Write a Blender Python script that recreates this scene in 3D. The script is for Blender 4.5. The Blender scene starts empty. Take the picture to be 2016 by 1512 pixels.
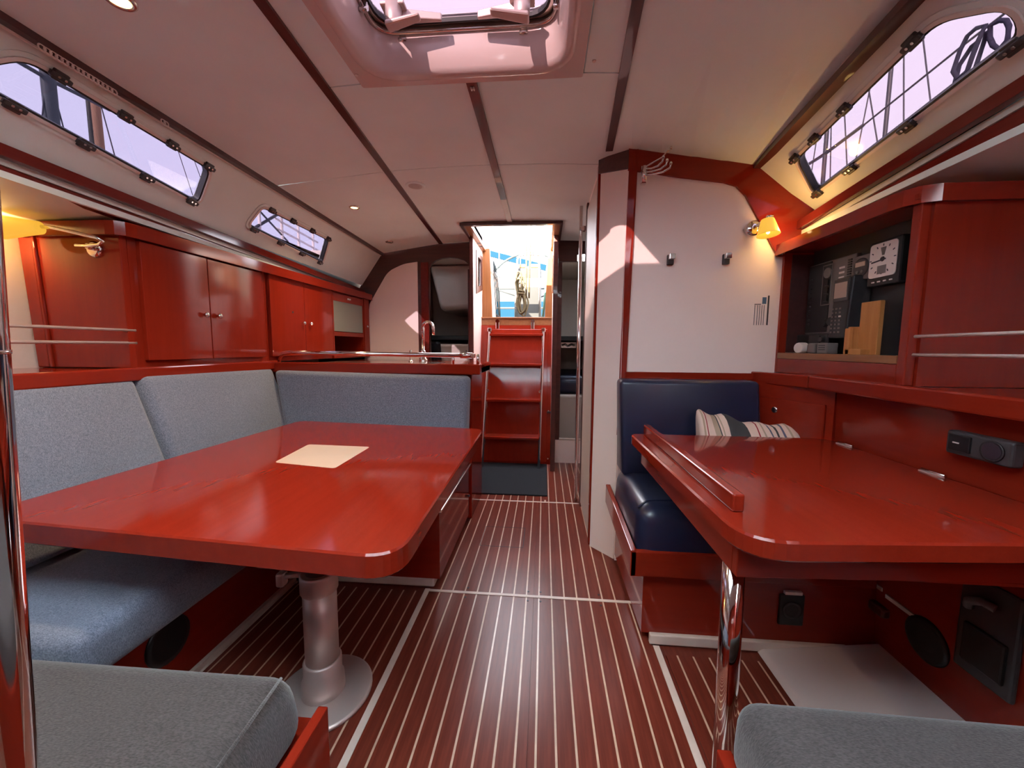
import bpy, bmesh, math, random
from mathutils import Vector, Matrix
from mathutils.geometry import tessellate_polygon
random.seed(7)
SC = bpy.context.scene
COL = SC.collection
V = Vector

# ------------------------------------------------------------------ camera
cam_d = bpy.data.cameras.new('camera')
cam_d.sensor_width = 36.0
cam_d.lens = 757.0 / 2016.0 * 36.0
cam_d.clip_start = 0.02
cam = bpy.data.objects.new('camera', cam_d)
COL.objects.link(cam)
yaw, pitch, roll = math.radians(4.72), math.radians(5.55), math.radians(0.4)
fw = V((-math.sin(yaw)*math.cos(pitch), math.cos(yaw)*math.cos(pitch), -math.sin(pitch)))
rt = fw.cross(V((0, 0, 1))).normalized(); up = rt.cross(fw)
r2 = rt*math.cos(roll) + up*math.sin(roll); u2 = -rt*math.sin(roll) + up*math.cos(roll)
cam.matrix_world = Matrix(((r2.x, u2.x, -fw.x, 0), (r2.y, u2.y, -fw.y, 0), (r2.z, u2.z, -fw.z, 1.0), (0, 0, 0, 1)))
SC.camera = cam

# ------------------------------------------------------------------ world, sun, exposure
world = bpy.data.worlds.new('world'); SC.world = world
world.use_nodes = True
wn = world.node_tree.nodes; wl = world.node_tree.links
bg = wn['Background']
bg.inputs['Color'].default_value = (0.90, 0.91, 1.0, 1)
bg.inputs['Strength'].default_value = 1.25
sun_d = bpy.data.lights.new('sun', 'SUN'); sun_d.energy = 5.0; sun_d.angle = 0.009
sun_d.color = (1.0, 0.88, 0.72)
sun = bpy.data.objects.new('sun', sun_d); COL.objects.link(sun)
SUN_DIR = V((0.65, 1.3, -0.71)).normalized()
sun.rotation_euler = SUN_DIR.to_track_quat('-Z', 'Y').to_euler()
SC.view_settings.view_transform = 'Standard'
SC.view_settings.look = 'None'
SC.view_settings.gamma = 1.0
SC.view_settings.use_curve_mapping = False
SC.view_settings.exposure = 3.62

# ------------------------------------------------------------------ materials
def nodes(name):
    m = bpy.data.materials.new(name); m.use_nodes = True
    nt = m.node_tree
    return m, nt, nt.nodes['Principled BSDF']
def plain(name, col, rough=0.5, metal=0.0, coat=0.0, noise=0.0, scale=40.0, bump=0.0, emit=None, es=0.0, sheen=0.0, spec=.5):
    m, nt, b = nodes(name)
    b.inputs['Base Color'].default_value = (*col, 1)
    b.inputs['Roughness'].default_value = rough
    b.inputs['Metallic'].default_value = metal
    b.inputs['Coat Weight'].default_value = coat
    b.inputs['Coat Roughness'].default_value = 0.04
    b.inputs['Specular IOR Level'].default_value = spec
    if sheen: b.inputs['Sheen Weight'].default_value = sheen
    if emit:
        b.inputs['Emission Color'].default_value = (*emit, 1); b.inputs['Emission Strength'].default_value = es
    if noise or bump:
        tc = nt.nodes.new('ShaderNodeTexCoord'); no = nt.nodes.new('ShaderNodeTexNoise')
        no.inputs['Scale'].default_value = scale; no.inputs['Detail'].default_value = 4
        nt.links.new(tc.outputs['Object'], no.inputs['Vector'])
        if noise:
            cr = nt.nodes.new('ShaderNodeValToRGB')
            cr.color_ramp.elements[0].position = .3; cr.color_ramp.elements[1].position = .7
            cr.color_ramp.elements[0].color = (*[c*(1-noise) for c in col], 1)
            cr.color_ramp.elements[1].color = (*[min(1, c*(1+noise)) for c in col], 1)
            nt.links.new(no.outputs['Fac'], cr.inputs['Fac']); nt.links.new(cr.outputs['Color'], b.inputs['Base Color'])
        if bump:
            bp = nt.nodes.new('ShaderNodeBump'); bp.inputs['Strength'].default_value = bump; bp.inputs['Distance'].default_value = .002
            nt.links.new(no.outputs['Fac'], bp.inputs['Height']); nt.links.new(bp.outputs['Normal'], b.inputs['Normal'])
    return m
def wood(name, c1, c2, rough=.09, coat=0.0, axis='Y', scale=1.0, coatr=.03, spec=.36):
    m, nt, b = nodes(name)
    tc = nt.nodes.new('ShaderNodeTexCoord'); mp = nt.nodes.new('ShaderNodeMapping')
    s = {'X': (2, 30, 30), 'Y': (30, 2, 30), 'Z': (30, 30, 2)}[axis]
    mp.inputs['Scale'].default_value = [v*scale for v in s]
    no = nt.nodes.new('ShaderNodeTexNoise'); no.inputs['Scale'].default_value = 1.5; no.inputs['Detail'].default_value = 6; no.inputs['Roughness'].default_value = .6
    cr = nt.nodes.new('ShaderNodeValToRGB')
    cr.color_ramp.elements[0].position = .3; cr.color_ramp.elements[1].position = .72
    cr.color_ramp.elements[0].color = (*c1, 1); cr.color_ramp.elements[1].color = (*c2, 1)
    L = nt.links.new
    L(tc.outputs['Object'], mp.inputs['Vector']); L(mp.outputs['Vector'], no.inputs['Vector'])
    L(no.outputs['Fac'], cr.inputs['Fac']); L(cr.outputs['Color'], b.inputs['Base Color'])
    b.inputs['Roughness'].default_value = rough; b.inputs['Coat Weight'].default_value = coat; b.inputs['Coat Roughness'].default_value = coatr
    b.inputs['Specular IOR Level'].default_value = spec
    return m
def fabric(name, c1, c2, scale=420.0):
    m, nt, b = nodes(name)
    L = nt.links.new
    tc = nt.nodes.new('ShaderNodeTexCoord')
    no = nt.nodes.new('ShaderNodeTexNoise'); no.inputs['Scale'].default_value = scale*.6; no.inputs['Detail'].default_value = 3
    n2 = nt.nodes.new('ShaderNodeTexNoise'); n2.inputs['Scale'].default_value = 150; n2.inputs['Detail'].default_value = 3
    mpa = nt.nodes.new('ShaderNodeMapping'); mpa.inputs['Scale'].default_value = (1, 3, 1)
    L(tc.outputs['Object'], mpa.inputs['Vector'])
    L(mpa.outputs['Vector'], no.inputs['Vector']); L(tc.outputs['Object'], n2.inputs['Vector'])
    mx = nt.nodes.new('ShaderNodeMath'); mx.operation = 'MULTIPLY_ADD'; mx.inputs[1].default_value = .75
    ad = nt.nodes.new('ShaderNodeMath'); ad.operation = 'MULTIPLY'; ad.inputs[1].default_value = .25
    L(n2.outputs['Fac'], ad.inputs[0]); L(no.outputs['Fac'], mx.inputs[0]); L(ad.outputs[0], mx.inputs[2])
    cr = nt.nodes.new('ShaderNodeValToRGB'); cr.color_ramp.elements[0].position = .36; cr.color_ramp.elements[1].position = .64
    cr.color_ramp.elements[0].color = (*c1, 1); cr.color_ramp.elements[1].color = (*c2, 1)
    L(mx.outputs[0], cr.inputs['Fac']); L(cr.outputs['Color'], b.inputs['Base Color'])
    bp = nt.nodes.new('ShaderNodeBump'); bp.inputs['Strength'].default_value = .5; bp.inputs['Distance'].default_value = .002
    L(no.outputs['Fac'], bp.inputs['Height']); L(bp.outputs['Normal'], b.inputs['Normal'])
    b.inputs['Roughness'].default_value = .95; b.inputs['Sheen Weight'].default_value = .3
    return m
def glass(name, tint, refl=.06, dirt=0.0):
    m = bpy.data.materials.new(name); m.use_nodes = True
    nt = m.node_tree; nt.nodes.clear(); L = nt.links.new
    o = nt.nodes.new('ShaderNodeOutputMaterial'); mx = nt.nodes.new('ShaderNodeMixShader')
    t = nt.nodes.new('ShaderNodeBsdfTransparent'); t.inputs['Color'].default_value = (*tint, 1)
    g = nt.nodes.new('ShaderNodeBsdfGlossy'); g.inputs['Roughness'].default_value = .02
    mx.inputs[0].default_value = refl
    L(t.outputs[0], mx.inputs[1]); L(g.outputs[0], mx.inputs[2]); L(mx.outputs[0], o.inputs['Surface'])
    return m
def blind_mat():  # diffusing sheet for the added roof hatches that light the cabins
    m = bpy.data.materials.new('added_hatch_blind'); m.use_nodes = True
    nt = m.node_tree; nt.nodes.clear(); L = nt.links.new
    o = nt.nodes.new('ShaderNodeOutputMaterial'); mx = nt.nodes.new('ShaderNodeMixShader')
    t = nt.nodes.new('ShaderNodeBsdfTranslucent'); t.inputs['Color'].default_value = (.80, .90, .95, 1)
    d = nt.nodes.new('ShaderNodeBsdfDiffuse'); d.inputs['Color'].default_value = (.9, .86, .85, 1)
    mx.inputs[0].default_value = .15
    L(t.outputs[0], mx.inputs[1]); L(d.outputs[0], mx.inputs[2]); L(mx.outputs[0], o.inputs['Surface'])
    return m
M = {
 'trimw': wood('mahogany_trim_darkened', (.13, .014, .011), (.19, .022, .016)),  # same mahogany, with its dark reflections put into the colour
 'blind': blind_mat(),
 'mahog': wood('mahogany_gloss', (.235, .0168, .0072), (.265, .0197, .0083)),
 'mahogx': wood('mahogany_gloss_across', (.235, .0168, .0072), (.265, .0197, .0083), axis='X'),
 'mahogz': wood('mahogany_gloss_upright', (.235, .0168, .0072), (.265, .0197, .0083), axis='Z'),
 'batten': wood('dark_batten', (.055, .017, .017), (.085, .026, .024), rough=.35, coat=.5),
 'lintel': wood('dark_lintel', (.065, .017, .014), (.10, .028, .021), rough=.35, coat=.5, axis='X'),
 'teak': wood('sole_teak', (.125, .021, .012), (.20, .038, .022), rough=.28, scale=2.2, spec=.27),
 'holly': plain('holly_inlay', (.62, .42, .30), .35, noise=.1, coat=.3),
 'edging': plain('sole_edging', (.70, .55, .47), .4, noise=.06, scale=15),
 'honey': wood('honey_wood', (.20, .065, .014), (.27, .10, .028), rough=.45, coat=.2, axis='Z'),
 'honeyy': wood('honey_wood_long', (.24, .085, .03), (.33, .13, .05), rough=.45, coat=.2),
 'holder': wood('holder_wood', (.46, .17, .045), (.60, .25, .08), rough=.5, coat=0, axis='Z'),
 'white': plain('white_laminate', (.93, .765, .70), .38, noise=.02, scale=3),
 'liner': plain('vinyl_liner', (.74, .77, .73), .62, noise=.03, scale=6, bump=.05),
 'ceil': plain('ceiling_vinyl', (.82, .92, .92), .55, noise=.03, scale=4),
 'gel': plain('gelcoat', (.70, .58, .55), .22, coat=.5),
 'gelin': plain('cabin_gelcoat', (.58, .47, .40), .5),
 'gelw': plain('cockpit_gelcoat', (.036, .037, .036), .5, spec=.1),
 'fab': fabric('blue_grey_fabric', (.095, .11, .155), (.235, .257, .33)),
 'fabg': fabric('grey_fabric', (.029, .024, .024), (.085, .072, .071), 300),
 'navy': plain('navy_vinyl', (.012, .016, .042), .33, noise=.1, scale=10, bump=.08, coat=.15),
 'chrome': plain('polished_steel', (.80, .76, .74), .07, 1.0),
 'alu': plain('satin_aluminium', (.66, .54, .50), .42, .6),
 'alulight': plain('aluminium_track', (.62, .60, .55), .45, .15),
 'steel': plain('brushed_steel', (.66, .60, .56), .22, 1.0),
 'black': plain('black_plastic', (.012, .012, .014), .4),
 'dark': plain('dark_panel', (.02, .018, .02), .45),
 'rubber': plain('black_gasket', (.015, .014, .016), .55),
 'clip': plain('grey_clip', (.045, .04, .042), .45),
 'carpet': plain('charcoal_carpet', (.014, .015, .019), .98, noise=.5, scale=300, bump=.6),
 'cream': plain('cream_inlay', (.80, .60, .46), .3, coat=.6, noise=.05, scale=5),
 'grille': plain('vent_grey', (.55, .50, .48), .6),
 'frost': plain('frosted_glass', (.23, .235, .19), .25, coat=.5),
 'plate': plain('off_white_plastic', (.72, .62, .58), .4),
 'ink': plain('print_ink', (.07, .05, .05), .7),
 'blueink': plain('print_blue', (.08, .13, .2), .7),
 'greyp': plain('grey_panel', (.17, .145, .135), .5),
 'dial': plain('dial_face', (.75, .62, .56), .5),
 'lcd': plain('lcd', (.42, .30, .24), .3),
 'needle': plain('needle', (.03, .02, .03), .5),
 'shade': plain('lamp_shade', (.7, .45, .10), .5, emit=(1.0, .55, .05), es=.06),
 'bulb': plain('bulb', (1, .8, .4), .5, emit=(1.0, .75, .3), es=1.0),
 'spot': plain('spot_bulb', (1, .85, .5), .5, emit=(1.0, .66, .22), es=.42),
 'pane': glass('tinted_pane', (.229, .217, .256)),
 'paner': glass('tinted_pane_pink', (.273, .243, .267)),
 'paneh': glass('hatch_pane', (.282, .245, .271), .05),
 'rope': plain('cream_rope', (.11, .09, .052), .9, noise=.5, scale=160, bump=.6, spec=.1),
 'ropeb': plain('dark_rope', (.03, .03, .055), .9, noise=.3, scale=150, bump=.5, spec=.1),
 'mastg': plain('grey_mast', (.05, .057, .065), .5, spec=.1),
 'wire': plain('rigging_wire', (.03, .03, .04), .5),
 'orange': plain('orange_sail', (.22, .12, .075), .7, spec=.1),
 'bluec': plain('blue_canvas', (.004, .021, .036), .8, spec=.05),
 'greyc': plain('grey_awning', (.035, .043, .043), .7, spec=.1),
 'cushw': plain('pillow_cloth', (.72, .52, .43), .9),
 'cushd': plain('pillow_dark', (.05, .048, .048), .95),
 'cushr': plain('pillow_red', (.32, .02, .03), .9),
 'cusht': plain('pillow_tan', (.42, .30, .21), .9),
 'cushb': plain('pillow_blue', (.10, .10, .15), .95),
 'hull': plain('hull_paint', (.74, .62, .57), .45, noise=.02),
}

# ------------------------------------------------------------------ mesh helpers
class MB:
    def __init__(s): s.bm = bmesh.new()
    def _bev(s, faces, off, seg):
        if off > 0:
            ed = list({e for f in faces for e in f.edges})
            bmesh.ops.bevel(s.bm, geom=ed, offset=off, segments=seg, affect='EDGES', profile=.5, clamp_overlap=True)
    def hexa(s, bot, top, bev=0, seg=2):
        vb = [s.bm.verts.new(p) for p in bot]; vt = [s.bm.verts.new(p) for p in top]
        fs = [s.bm.faces.new(vb[::-1]), s.bm.faces.new(vt)]
        n = len(vb)
        for i in range(n):
            j = (i+1) % n
            fs.append(s.bm.faces.new((vb[i], vb[j], vt[j], vt[i])))
        bmesh.ops.recalc_face_normals(s.bm, faces=fs)
        s._bev(fs, bev, seg); return s
    def box(s, x0, x1, y0, y1, z0, z1, bev=0, seg=2):
        return s.hexa([(x0, y0, z0), (x1, y0, z0), (x1, y1, z0), (x0, y1, z0)], [(x0, y0, z1), (x1, y0, z1), (x1, y1, z1), (x0, y1, z1)], bev, seg)
    def prism(s, pts, d, bev=0, seg=2):
        d = V(d); pts = [V(p) for p in pts]
        return s.hexa(pts, [p+d for p in pts], bev, seg)
    def bar(s, a, b, w, h, upv=(0, 0, 1), bev=0):
        a = V(a); b = V(b); t = (b-a).normalized(); sd = t.cross(V(upv)).normalized(); u = sd.cross(t)
        q = lambda p: [p-sd*w/2-u*h/2, p+sd*w/2-u*h/2, p+sd*w/2+u*h/2, p-sd*w/2+u*h/2]
        return s.hexa(q(a), q(b), bev)
    def tube(s, path, r, n=12, cap=True, closed=False):
        P = [V(p) for p in path]; rings = []; N = len(P)
        rs = r if isinstance(r, (list, tuple)) else [r]*N
        ref = None
        for i, p in enumerate(P):
            if closed: t = (P[(i+1) % N]-P[i-1]).normalized()
            else: t = (P[min(i+1, N-1)]-P[max(i-1, 0)]).normalized()
            if ref is None: ref = t.orthogonal().normalized()
            ref = (ref - t*ref.dot(t)).normalized(); b = t.cross(ref)
            rings.append([s.bm.verts.new(p+(ref*math.cos(2*math.pi*k/n)+b*math.sin(2*math.pi*k/n))*rs[i]) for k in range(n)])
        for i in range(N if closed else N-1):
            A, B = rings[i], rings[(i+1) % N]
            for k in range(n):
                f = s.bm.faces.new((A[k], A[(k+1) % n], B[(k+1) % n], B[k])); f.smooth = True
        if cap and not closed:
            s.bm.faces.new(rings[0][::-1]); s.bm.faces.new(rings[-1])
        return s
    def lathe(s, prof, org, axis=(0, 0, 1), n=24, sx=1.0):
        ax = V(axis).normalized(); e1 = ax.orthogonal().normalized(); e2 = ax.cross(e1); org = V(org); rings = []
        for r, h in prof:
            rings.append([s.bm.verts.new(org+ax*h+(e1*math.cos(2*math.pi*k/n)*sx+e2*math.sin(2*math.pi*k/n))*max(r, 1e-5)) for k in range(n)])
        for A, B in zip(rings, rings[1:]):
            for k in range(n):
                f = s.bm.faces.new((A[k], A[(k+1) % n], B[(k+1) % n], B[k])); f.smooth = True
        s.bm.faces.new(rings[0][::-1]); s.bm.faces.new(rings[-1])
        return s
    def plate(s, outer, holes, O, U, W, th):
        """flat slab with holes: 2-D loops in the plane O + U*u + W*v, extruded by vector th"""
        O, U, W, th = V(O), V(U), V(W), V(th)
        loops = [outer]+list(holes)
        fl = [p for l in loops for p in l]
        tri = tessellate_polygon([[V((p[0], p[1], 0)) for p in l] for l in loops])
        a = [s.bm.verts.new(O+U*p[0]+W*p[1]) for p in fl]; b = [s.bm.verts.new(v.co+th) for v in a]
        fs = []
        for t in tri:
            try:
                fs.append(s.bm.faces.new([a[i] for i in t])); fs.append(s.bm.faces.new([b[i] for i in t][::-1]))
            except ValueError: pass
        k = 0
        for l in loops:
            n = len(l)
            for i in range(n):
                j = (i+1) % n
                fs.append(s.bm.faces.new((a[k+i], a[k+j], b[k+j], b[k+i])))
            k += n
        bmesh.ops.recalc_face_normals(s.bm, faces=fs)
        return s
    def build(s, name, mat, parent=None, smooth=False, **props):
        return make(name, s.bm, mat, parent, smooth, **props)

def make(name, bm, mat, parent=None, smooth=False, **props):
    me = bpy.data.meshes.new(name)
    bb = [v.co for v in bm.verts]
    lo = V([min(c[i] for c in bb) for i in range(3)]); hi = V([max(c[i] for c in bb) for i in range(3)])
    org = V(((lo.x+hi.x)/2, (lo.y+hi.y)/2, lo.z))
    for v in bm.verts: v.co -= org
    if smooth:
        for f in bm.faces: f.smooth = True
    bm.to_mesh(me); bm.free()
    me.materials.append(M[mat] if isinstance(mat, str) else mat)
    o = bpy.data.objects.new(name, me); COL.objects.link(o)
    if parent is not None:
        o.parent = parent
        base = wpos(parent)
        o.location = org - base
    else:
        o.location = org
    for k, v in props.items(): o[k] = v
    return o
def wpos(o):
    p = V(o.location)
    while o.parent is not None:
        o = o.parent; p += V(o.location)
    return p
def thing(name, label, cat, loc, group=None, kind=None):
    o = bpy.data.objects.new(name, None); COL.objects.link(o)
    o.location = loc; o.empty_display_size = .05
    o['label'] = label; o['category'] = cat
    if group: o['group'] = group
    if kind: o['kind'] = kind
    return o
def tag(o, label, cat, group=None, kind=None):
    o['label'] = label; o['category'] = cat
    if group: o['group'] = group
    if kind: o['kind'] = kind
    return o
def struct(o, label):
    o['kind'] = 'structure'; o['label'] = label; return o
def share(o, loc, parent):
    c = o.copy(); COL.objects.link(c); c.parent = parent; c.location = loc; return c
def rpoly(pts, r, seg=5):
    out = []; n = len(pts); rs = r if isinstance(r, (list, tuple)) else [r]*n
    for i in range(n):
        p = V((*pts[i], 0)); a = V((*pts[i-1], 0)); b = V((*pts[(i+1) % n], 0))
        da = (a-p); db = (b-p); ri = min(rs[i], da.length*.49, db.length*.49)
        p0 = p+da.normalized()*ri; p2 = p+db.normalized()*ri
        for k in range(seg+1):
            t = k/seg; q = p0*(1-t)**2+p*2*t*(1-t)+p2*t*t; out.append((q.x, q.y))
    return out
def scalep(pts, d):
    """offset a convex 2-D loop outward by d (approximate)"""
    n = len(pts); area = sum(pts[i][0]*pts[(i+1) % n][1]-pts[(i+1) % n][0]*pts[i][1] for i in range(n))
    sg = 1 if area > 0 else -1
    out = []
    for i in range(n):
        a = V((*pts[i-1], 0)); p = V((*pts[i], 0)); b = V((*pts[(i+1) % n], 0))
        t = (b-a)
        if t.length < 1e-9: out.append(pts[i]); continue
        t.normalize(); nn = V((t.y, -t.x, 0))*sg
        q = p+nn*d; out.append((q.x, q.y))
    return out
def arc(c, r, a0, a1, n, ax1, ax2):
    c, ax1, ax2 = V(c), V(ax1), V(ax2)
    return [c+ax1*r*math.cos(a0+(a1-a0)*i/n)+ax2*r*math.sin(a0+(a1-a0)*i/n) for i in range(n+1)]
X, Y, Z = (1, 0, 0), (0, 1, 0), (0, 0, 1)
YB = -1.3          # forward end of the built cabin, behind the camera

# ================================================================== STRUCTURE
# ---- floor: sole panels of narrow teak boards with light inlay lines
floor = struct(MB().box(-2.1, 1.6, YB, 3.36, -.06, -.006).build('floor', 'teak'), 'striped teak and holly cabin floor')
PITCH = .0504
def sole(x0, x1, y0, y1, first):
    """boards and inlay lines between x0 and x1; lines fall at first + k*PITCH"""
    k0 = math.ceil((x0-first)/PITCH-1e-6); lines = []
    k = k0
    while first+k*PITCH < x1-1e-4: lines.append(first+k*PITCH); k += 1
    edges = [x0]+lines+[x1]; cache = {}
    for a, b in zip(edges, edges[1:]):
        l = a+.0028 if a in lines else a
        r = b-.0028 if b in lines else b
        if r-l < .004: continue
        key = round(r-l, 4)
        if key in cache: share(cache[key], V(((l+r)/2, (y0+y1)/2, -.006))-wpos(floor), floor)
        else: cache[key] = MB().box(l, r, y0, y1, -.006, 0).build('plank', 'teak', floor)
    st = None
    for l in lines:
        if st is None: st = MB().box(l-.0028, l+.0028, y0, y1, -.006, .0002).build('inlay_strip', 'holly', floor)
        else: share(st, V((l, (y0+y1)/2, -.006))-wpos(floor), floor)
F0 = -.006+PITCH*0
sole(-.455, -.0275, YB, 1.452, F0); sole(-.0262, .380, YB, 1.452, F0)
sole(-.415, -.0275, 1.468, 2.403, F0); sole(-.0262, .343, 1.468, 2.403, F0)
sole(-.50, .34, 2.417, 3.34, F0)
sole(-1.03, -.475, YB, 1.452, F0); sole(.412, .714, YB, 1.205, F0)
for nm, b in (('edging_strip', (-.475, -.455, YB, 1.468)), ('edging_strip', (.380, .400, YB, 1.24)), ('edging_strip', (-.455, .40, 1.452, 1.466)), ('edging_strip', (-.41, .24, 2.404, 2.416)), ('edging_strip', (-1.05, -1.03, YB, 1.468))):
    MB().box(*b, -.006, .002).build(nm, 'edging', floor)
MB().box(.016, .026, 2.416, 2.44, -.006, .003).build('latch_plate', 'edging', floor)
for x, y in ((-.30, 1.49), (-.30, 1.43), (-.05, 1.49), (-.05, 1.432), (0, 1.49), (0, 1.432), (.235, 1.495), (.235, 1.43), (.385, 1.50)):
    MB().lathe([(.0045, 0), (.0045, .001)], (x, y, 0), n=10).build('screw', 'needle', floor)
# lift-out hatch seam in the sole
for b in ((-.31, -.09, 1.832, 1.835), (-.31, -.09, 2.04, 2.043), (-.092, -.089, 1.832, 2.043), (-.31, -.307, 1.832, 2.043)):
    MB().box(*b, -.002, .0004).build('hatch_seam', 'needle', floor)

# ---- ceiling: deck slab with hatch and companionway openings, vinyl panels below it
CX = -.25
HX0, HX1, HY0, HY1 = -.545, .045, .60, 1.255       # hatch well
ceiling = struct(MB().plate([(-1.39, YB), (.87, YB), (.87, 3.3), (.045, 3.3), (.045, 2.80), (-.53, 2.80), (-.53, 3.3), (-1.39, 3.3)],
        [rpoly([(HX0, HY0), (HX1, HY0), (HX1, HY1), (HX0, HY1)], .09), rpoly([(-.94, -.30), (.44, -.30), (.44, .47), (-.94, .47)], .05)], (0, 0, 1.876), X, Y, (0, 0, .03)).build('ceiling', 'ceil'), 'pinkish vinyl panelled cabin ceiling')
def sx(y): return .463+.07*(y-1.0)        # half distance of the side battens from the centre line
def czz(x, y):   # cambered underside
    dx = x-CX; h = sx(y)
    if abs(dx) <= h: return 1.866-.015*(dx/h)**2
    o = (oL(y)-CX) if dx < 0 else (oR(y)-CX)
    zo = 1.812-.016*(y-1) if dx < 0 else (1.803-.069*(min(y, 1.9)-1.04) if y > 1.04 else 1.803)
    t = min(1.0, (abs(dx)-h)/(abs(o)-h))
    return 1.851+(zo-1.851)*t
def oL(y): return -1.362-.008*(y-1)
def oR(y): return .80+.10*(y-1.04) if y < 1.9 else .886
def panel(xa, xb, ya, yb, n=5, hole=None):
    """cambered vinyl panel; xa/xb functions of y"""
    m = MB(); bm = m.bm; rows = []
    ny = 3
    for j in range(ny):
        y = ya+(yb-ya)*j/(ny-1); row = []
        for i in range(n+1):
            x = xa(y)+(xb(y)-xa(y))*i/n
            row.append(V((x, y, czz(x, y))))
        rows.append(row)
    lo = [[bm.verts.new(p) for p in r] for r in rows]; hi = [[bm.verts.new(p+V((0, 0, .012))) for p in r] for r in rows]
    fs = []
    for j in range(ny-1):
        for i in range(n):
            fs.append(bm.faces.new((lo[j][i], lo[j][i+1], lo[j+1][i+1], lo[j+1][i])))
            fs.append(bm.faces.new((hi[j][i], hi[j+1][i], hi[j+1][i+1], hi[j][i+1])))
    for i in range(n):
        fs.append(bm.faces.new((lo[0][i], hi[0][i], hi[0][i+1], lo[0][i+1]))); fs.append(bm.faces.new((lo[-1][i], lo[-1][i+1], hi[-1][i+1], hi[-1][i])))
    for j in range(ny-1):
        fs.append(bm.faces.new((lo[j][0], lo[j+1][0], hi[j+1][0], hi[j][0]))); fs.append(bm.faces.new((lo[j][-1], hi[j][-1], hi[j+1][-1], lo[j+1][-1])))
    bmesh.ops.recalc_face_normals(bm, faces=fs)
    m.build('ceiling_panel', 'ceil', ceiling, smooth=False)
g = .0025
SL = lambda y: CX-sx(y); SR = lambda y: CX+sx(y)
c_ = lambda v: (lambda y: v)
panel(lambda y: oL(y), lambda y: SL(y), .49, 1.92-g); panel(lambda y: oL(y), c_(-.97), YB, .49); panel(c_(-.97), lambda y: SL(y), YB, -.32); panel(lambda y: oL(y), lambda y: SL(y), 1.92+g, 3.24)
panel(lambda y: SR(y), lambda y: oR(y), .49, 1.92); panel(c_(.47), lambda y: oR(y), YB, .49); panel(lambda y: SR(y), c_(.47), YB, -.32)
panel(lambda y: SL(y), c_(CX), 1.31+g, 1.92-g); panel(c_(CX), lambda y: SR(y), 1.31+g, 1.92-g)
panel(lambda y: SL(y), c_(CX), 1.92+g, 2.78); panel(c_(CX), lambda y: max(.26, SR(y)), 1.92+g, 2.78)
panel(lambda y: SL(y), c_(-.585), 2.78, 3.24); panel(c_(.115), c_(.5), 2.78, 3.24)
panel(lambda y: SL(y), c_(-.612), .49, 1.31-g); panel(c_(.112), lambda y: SR(y), .49, 1.31-g)
panel(lambda y: SL(y), c_(-.612), YB, -.32); panel(c_(.112), lambda y: SR(y), YB, -.32)
panel(c_(-.612), c_(.112), YB, -.32)
# battens
def batten(name, p, q, w=.026, h=.010, mat='batten'):
    MB().bar(p, q, w, h).build(name, mat, ceiling)
for f in (SL, SR):
    ye = 3.24 if f is SL else 1.78
    batten('batten', (f(.49), .49, 1.848), (f(ye), ye, 1.848), .03)
batten('batten', (CX, 1.315, 1.860), (CX, 2.33, 1.860), .034)
batten('batten_end', (CX, 2.33, 1.860), (CX, 2.77, 1.860), .034, .010, 'alulight')
batten('corner_batten', (oL(YB), YB, 1.838), (oL(3.24), 3.24, 1.772), .035, .022)
batten('corner_batten', (oR(YB), YB, 1.80), (oR(1.76), 1.76, 1.752), .035, .022)
batten('bead', (oL(YB)-.008, YB, 1.8245), (oL(3.24)-.008, 3.24, 1.7585), .006, .005, 'plate')
MB().tube([(CX-.004, 1.345, 1.853), (CX-.004, 1.36, 1.853)], .003).tube([(CX+.004, 1.345, 1.853), (CX+.004, 1.36, 1.853)], .003).tube([(CX-.006, 1.352, 1.852), (CX+.006, 1.352, 1.852)], .0025).build('batten_hook', 'plate', ceiling)

# ---- side liners with windows
def liner(side, O, U, W, N, length0, length1, vmax, wins, name, label):
    """wins: list of 2-D loops; N points into the cabin"""
    outer = [(length0, -.03), (length1, -.03), (length1, vmax), (length0, vmax)]
    holes = [rpoly(w[0], w[1]) for w in wins]
    return struct(MB().plate(outer, holes, O, U, W, -N*.03).build(name, 'liner'), label)
def frame2d(O, U, W):
    return lambda p: ((V(p)-O).dot(U), (V(p)-O).dot(W))
OLn = V((-1.37, 1.0, 1.815)); NL = V((.8156, -.0055, -.5786)).normalized()
UL = (V((-1.38, 3.2, 1.78))-OLn).normalized(); WL = UL.cross(NL).normalized()
if WL.z > 0: WL = -WL
fL = frame2d(OLn, UL, WL)
w1 = [fL((-1.404, 1.000, 1.765)), fL((-1.418, 1.595, 1.739)), fL((-1.512, 1.622, 1.612)), fL((-1.472, .90, 1.672))]
w2 = [fL((-1.443, 1.925, 1.703)), fL((-1.441, 2.530, 1.70)), fL((-1.534, 2.600, 1.568)), fL((-1.510, 1.905, 1.605))]
wall_left = liner('L', OLn, UL, WL, NL, YB-1.0, 2.26, .325, [(w1, .035), (w2, .03)], 'wall_left', 'sloping vinyl side of the cabin above the sofa')
ORn = V((.80, 1.04, 1.80)); NR = -V((.6278, -.0066, .7783)).normalized()
UR = (V((.872, 1.76, 1.748))-ORn).normalized(); NR = (NR-UR*NR.dot(UR)).normalized(); WR = UR.cross(NR).normalized()
if WR.z > 0: WR = -WR
fR = frame2d(ORn, UR, WR)
w3 = [fR((.872, 1.015, 1.74)), fR((.923, 1.585, 1.703)), fR((1.047, 1.665, 1.606)), fR((.985, .945, 1.655)), fR((.930, .925, 1.695))]
wall_right = liner('R', ORn, UR, WR, NR, YB-1.04, .735, .345, [(w3, .035)], 'wall_right', 'sloping vinyl side of the cabin above the chart table')

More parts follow.
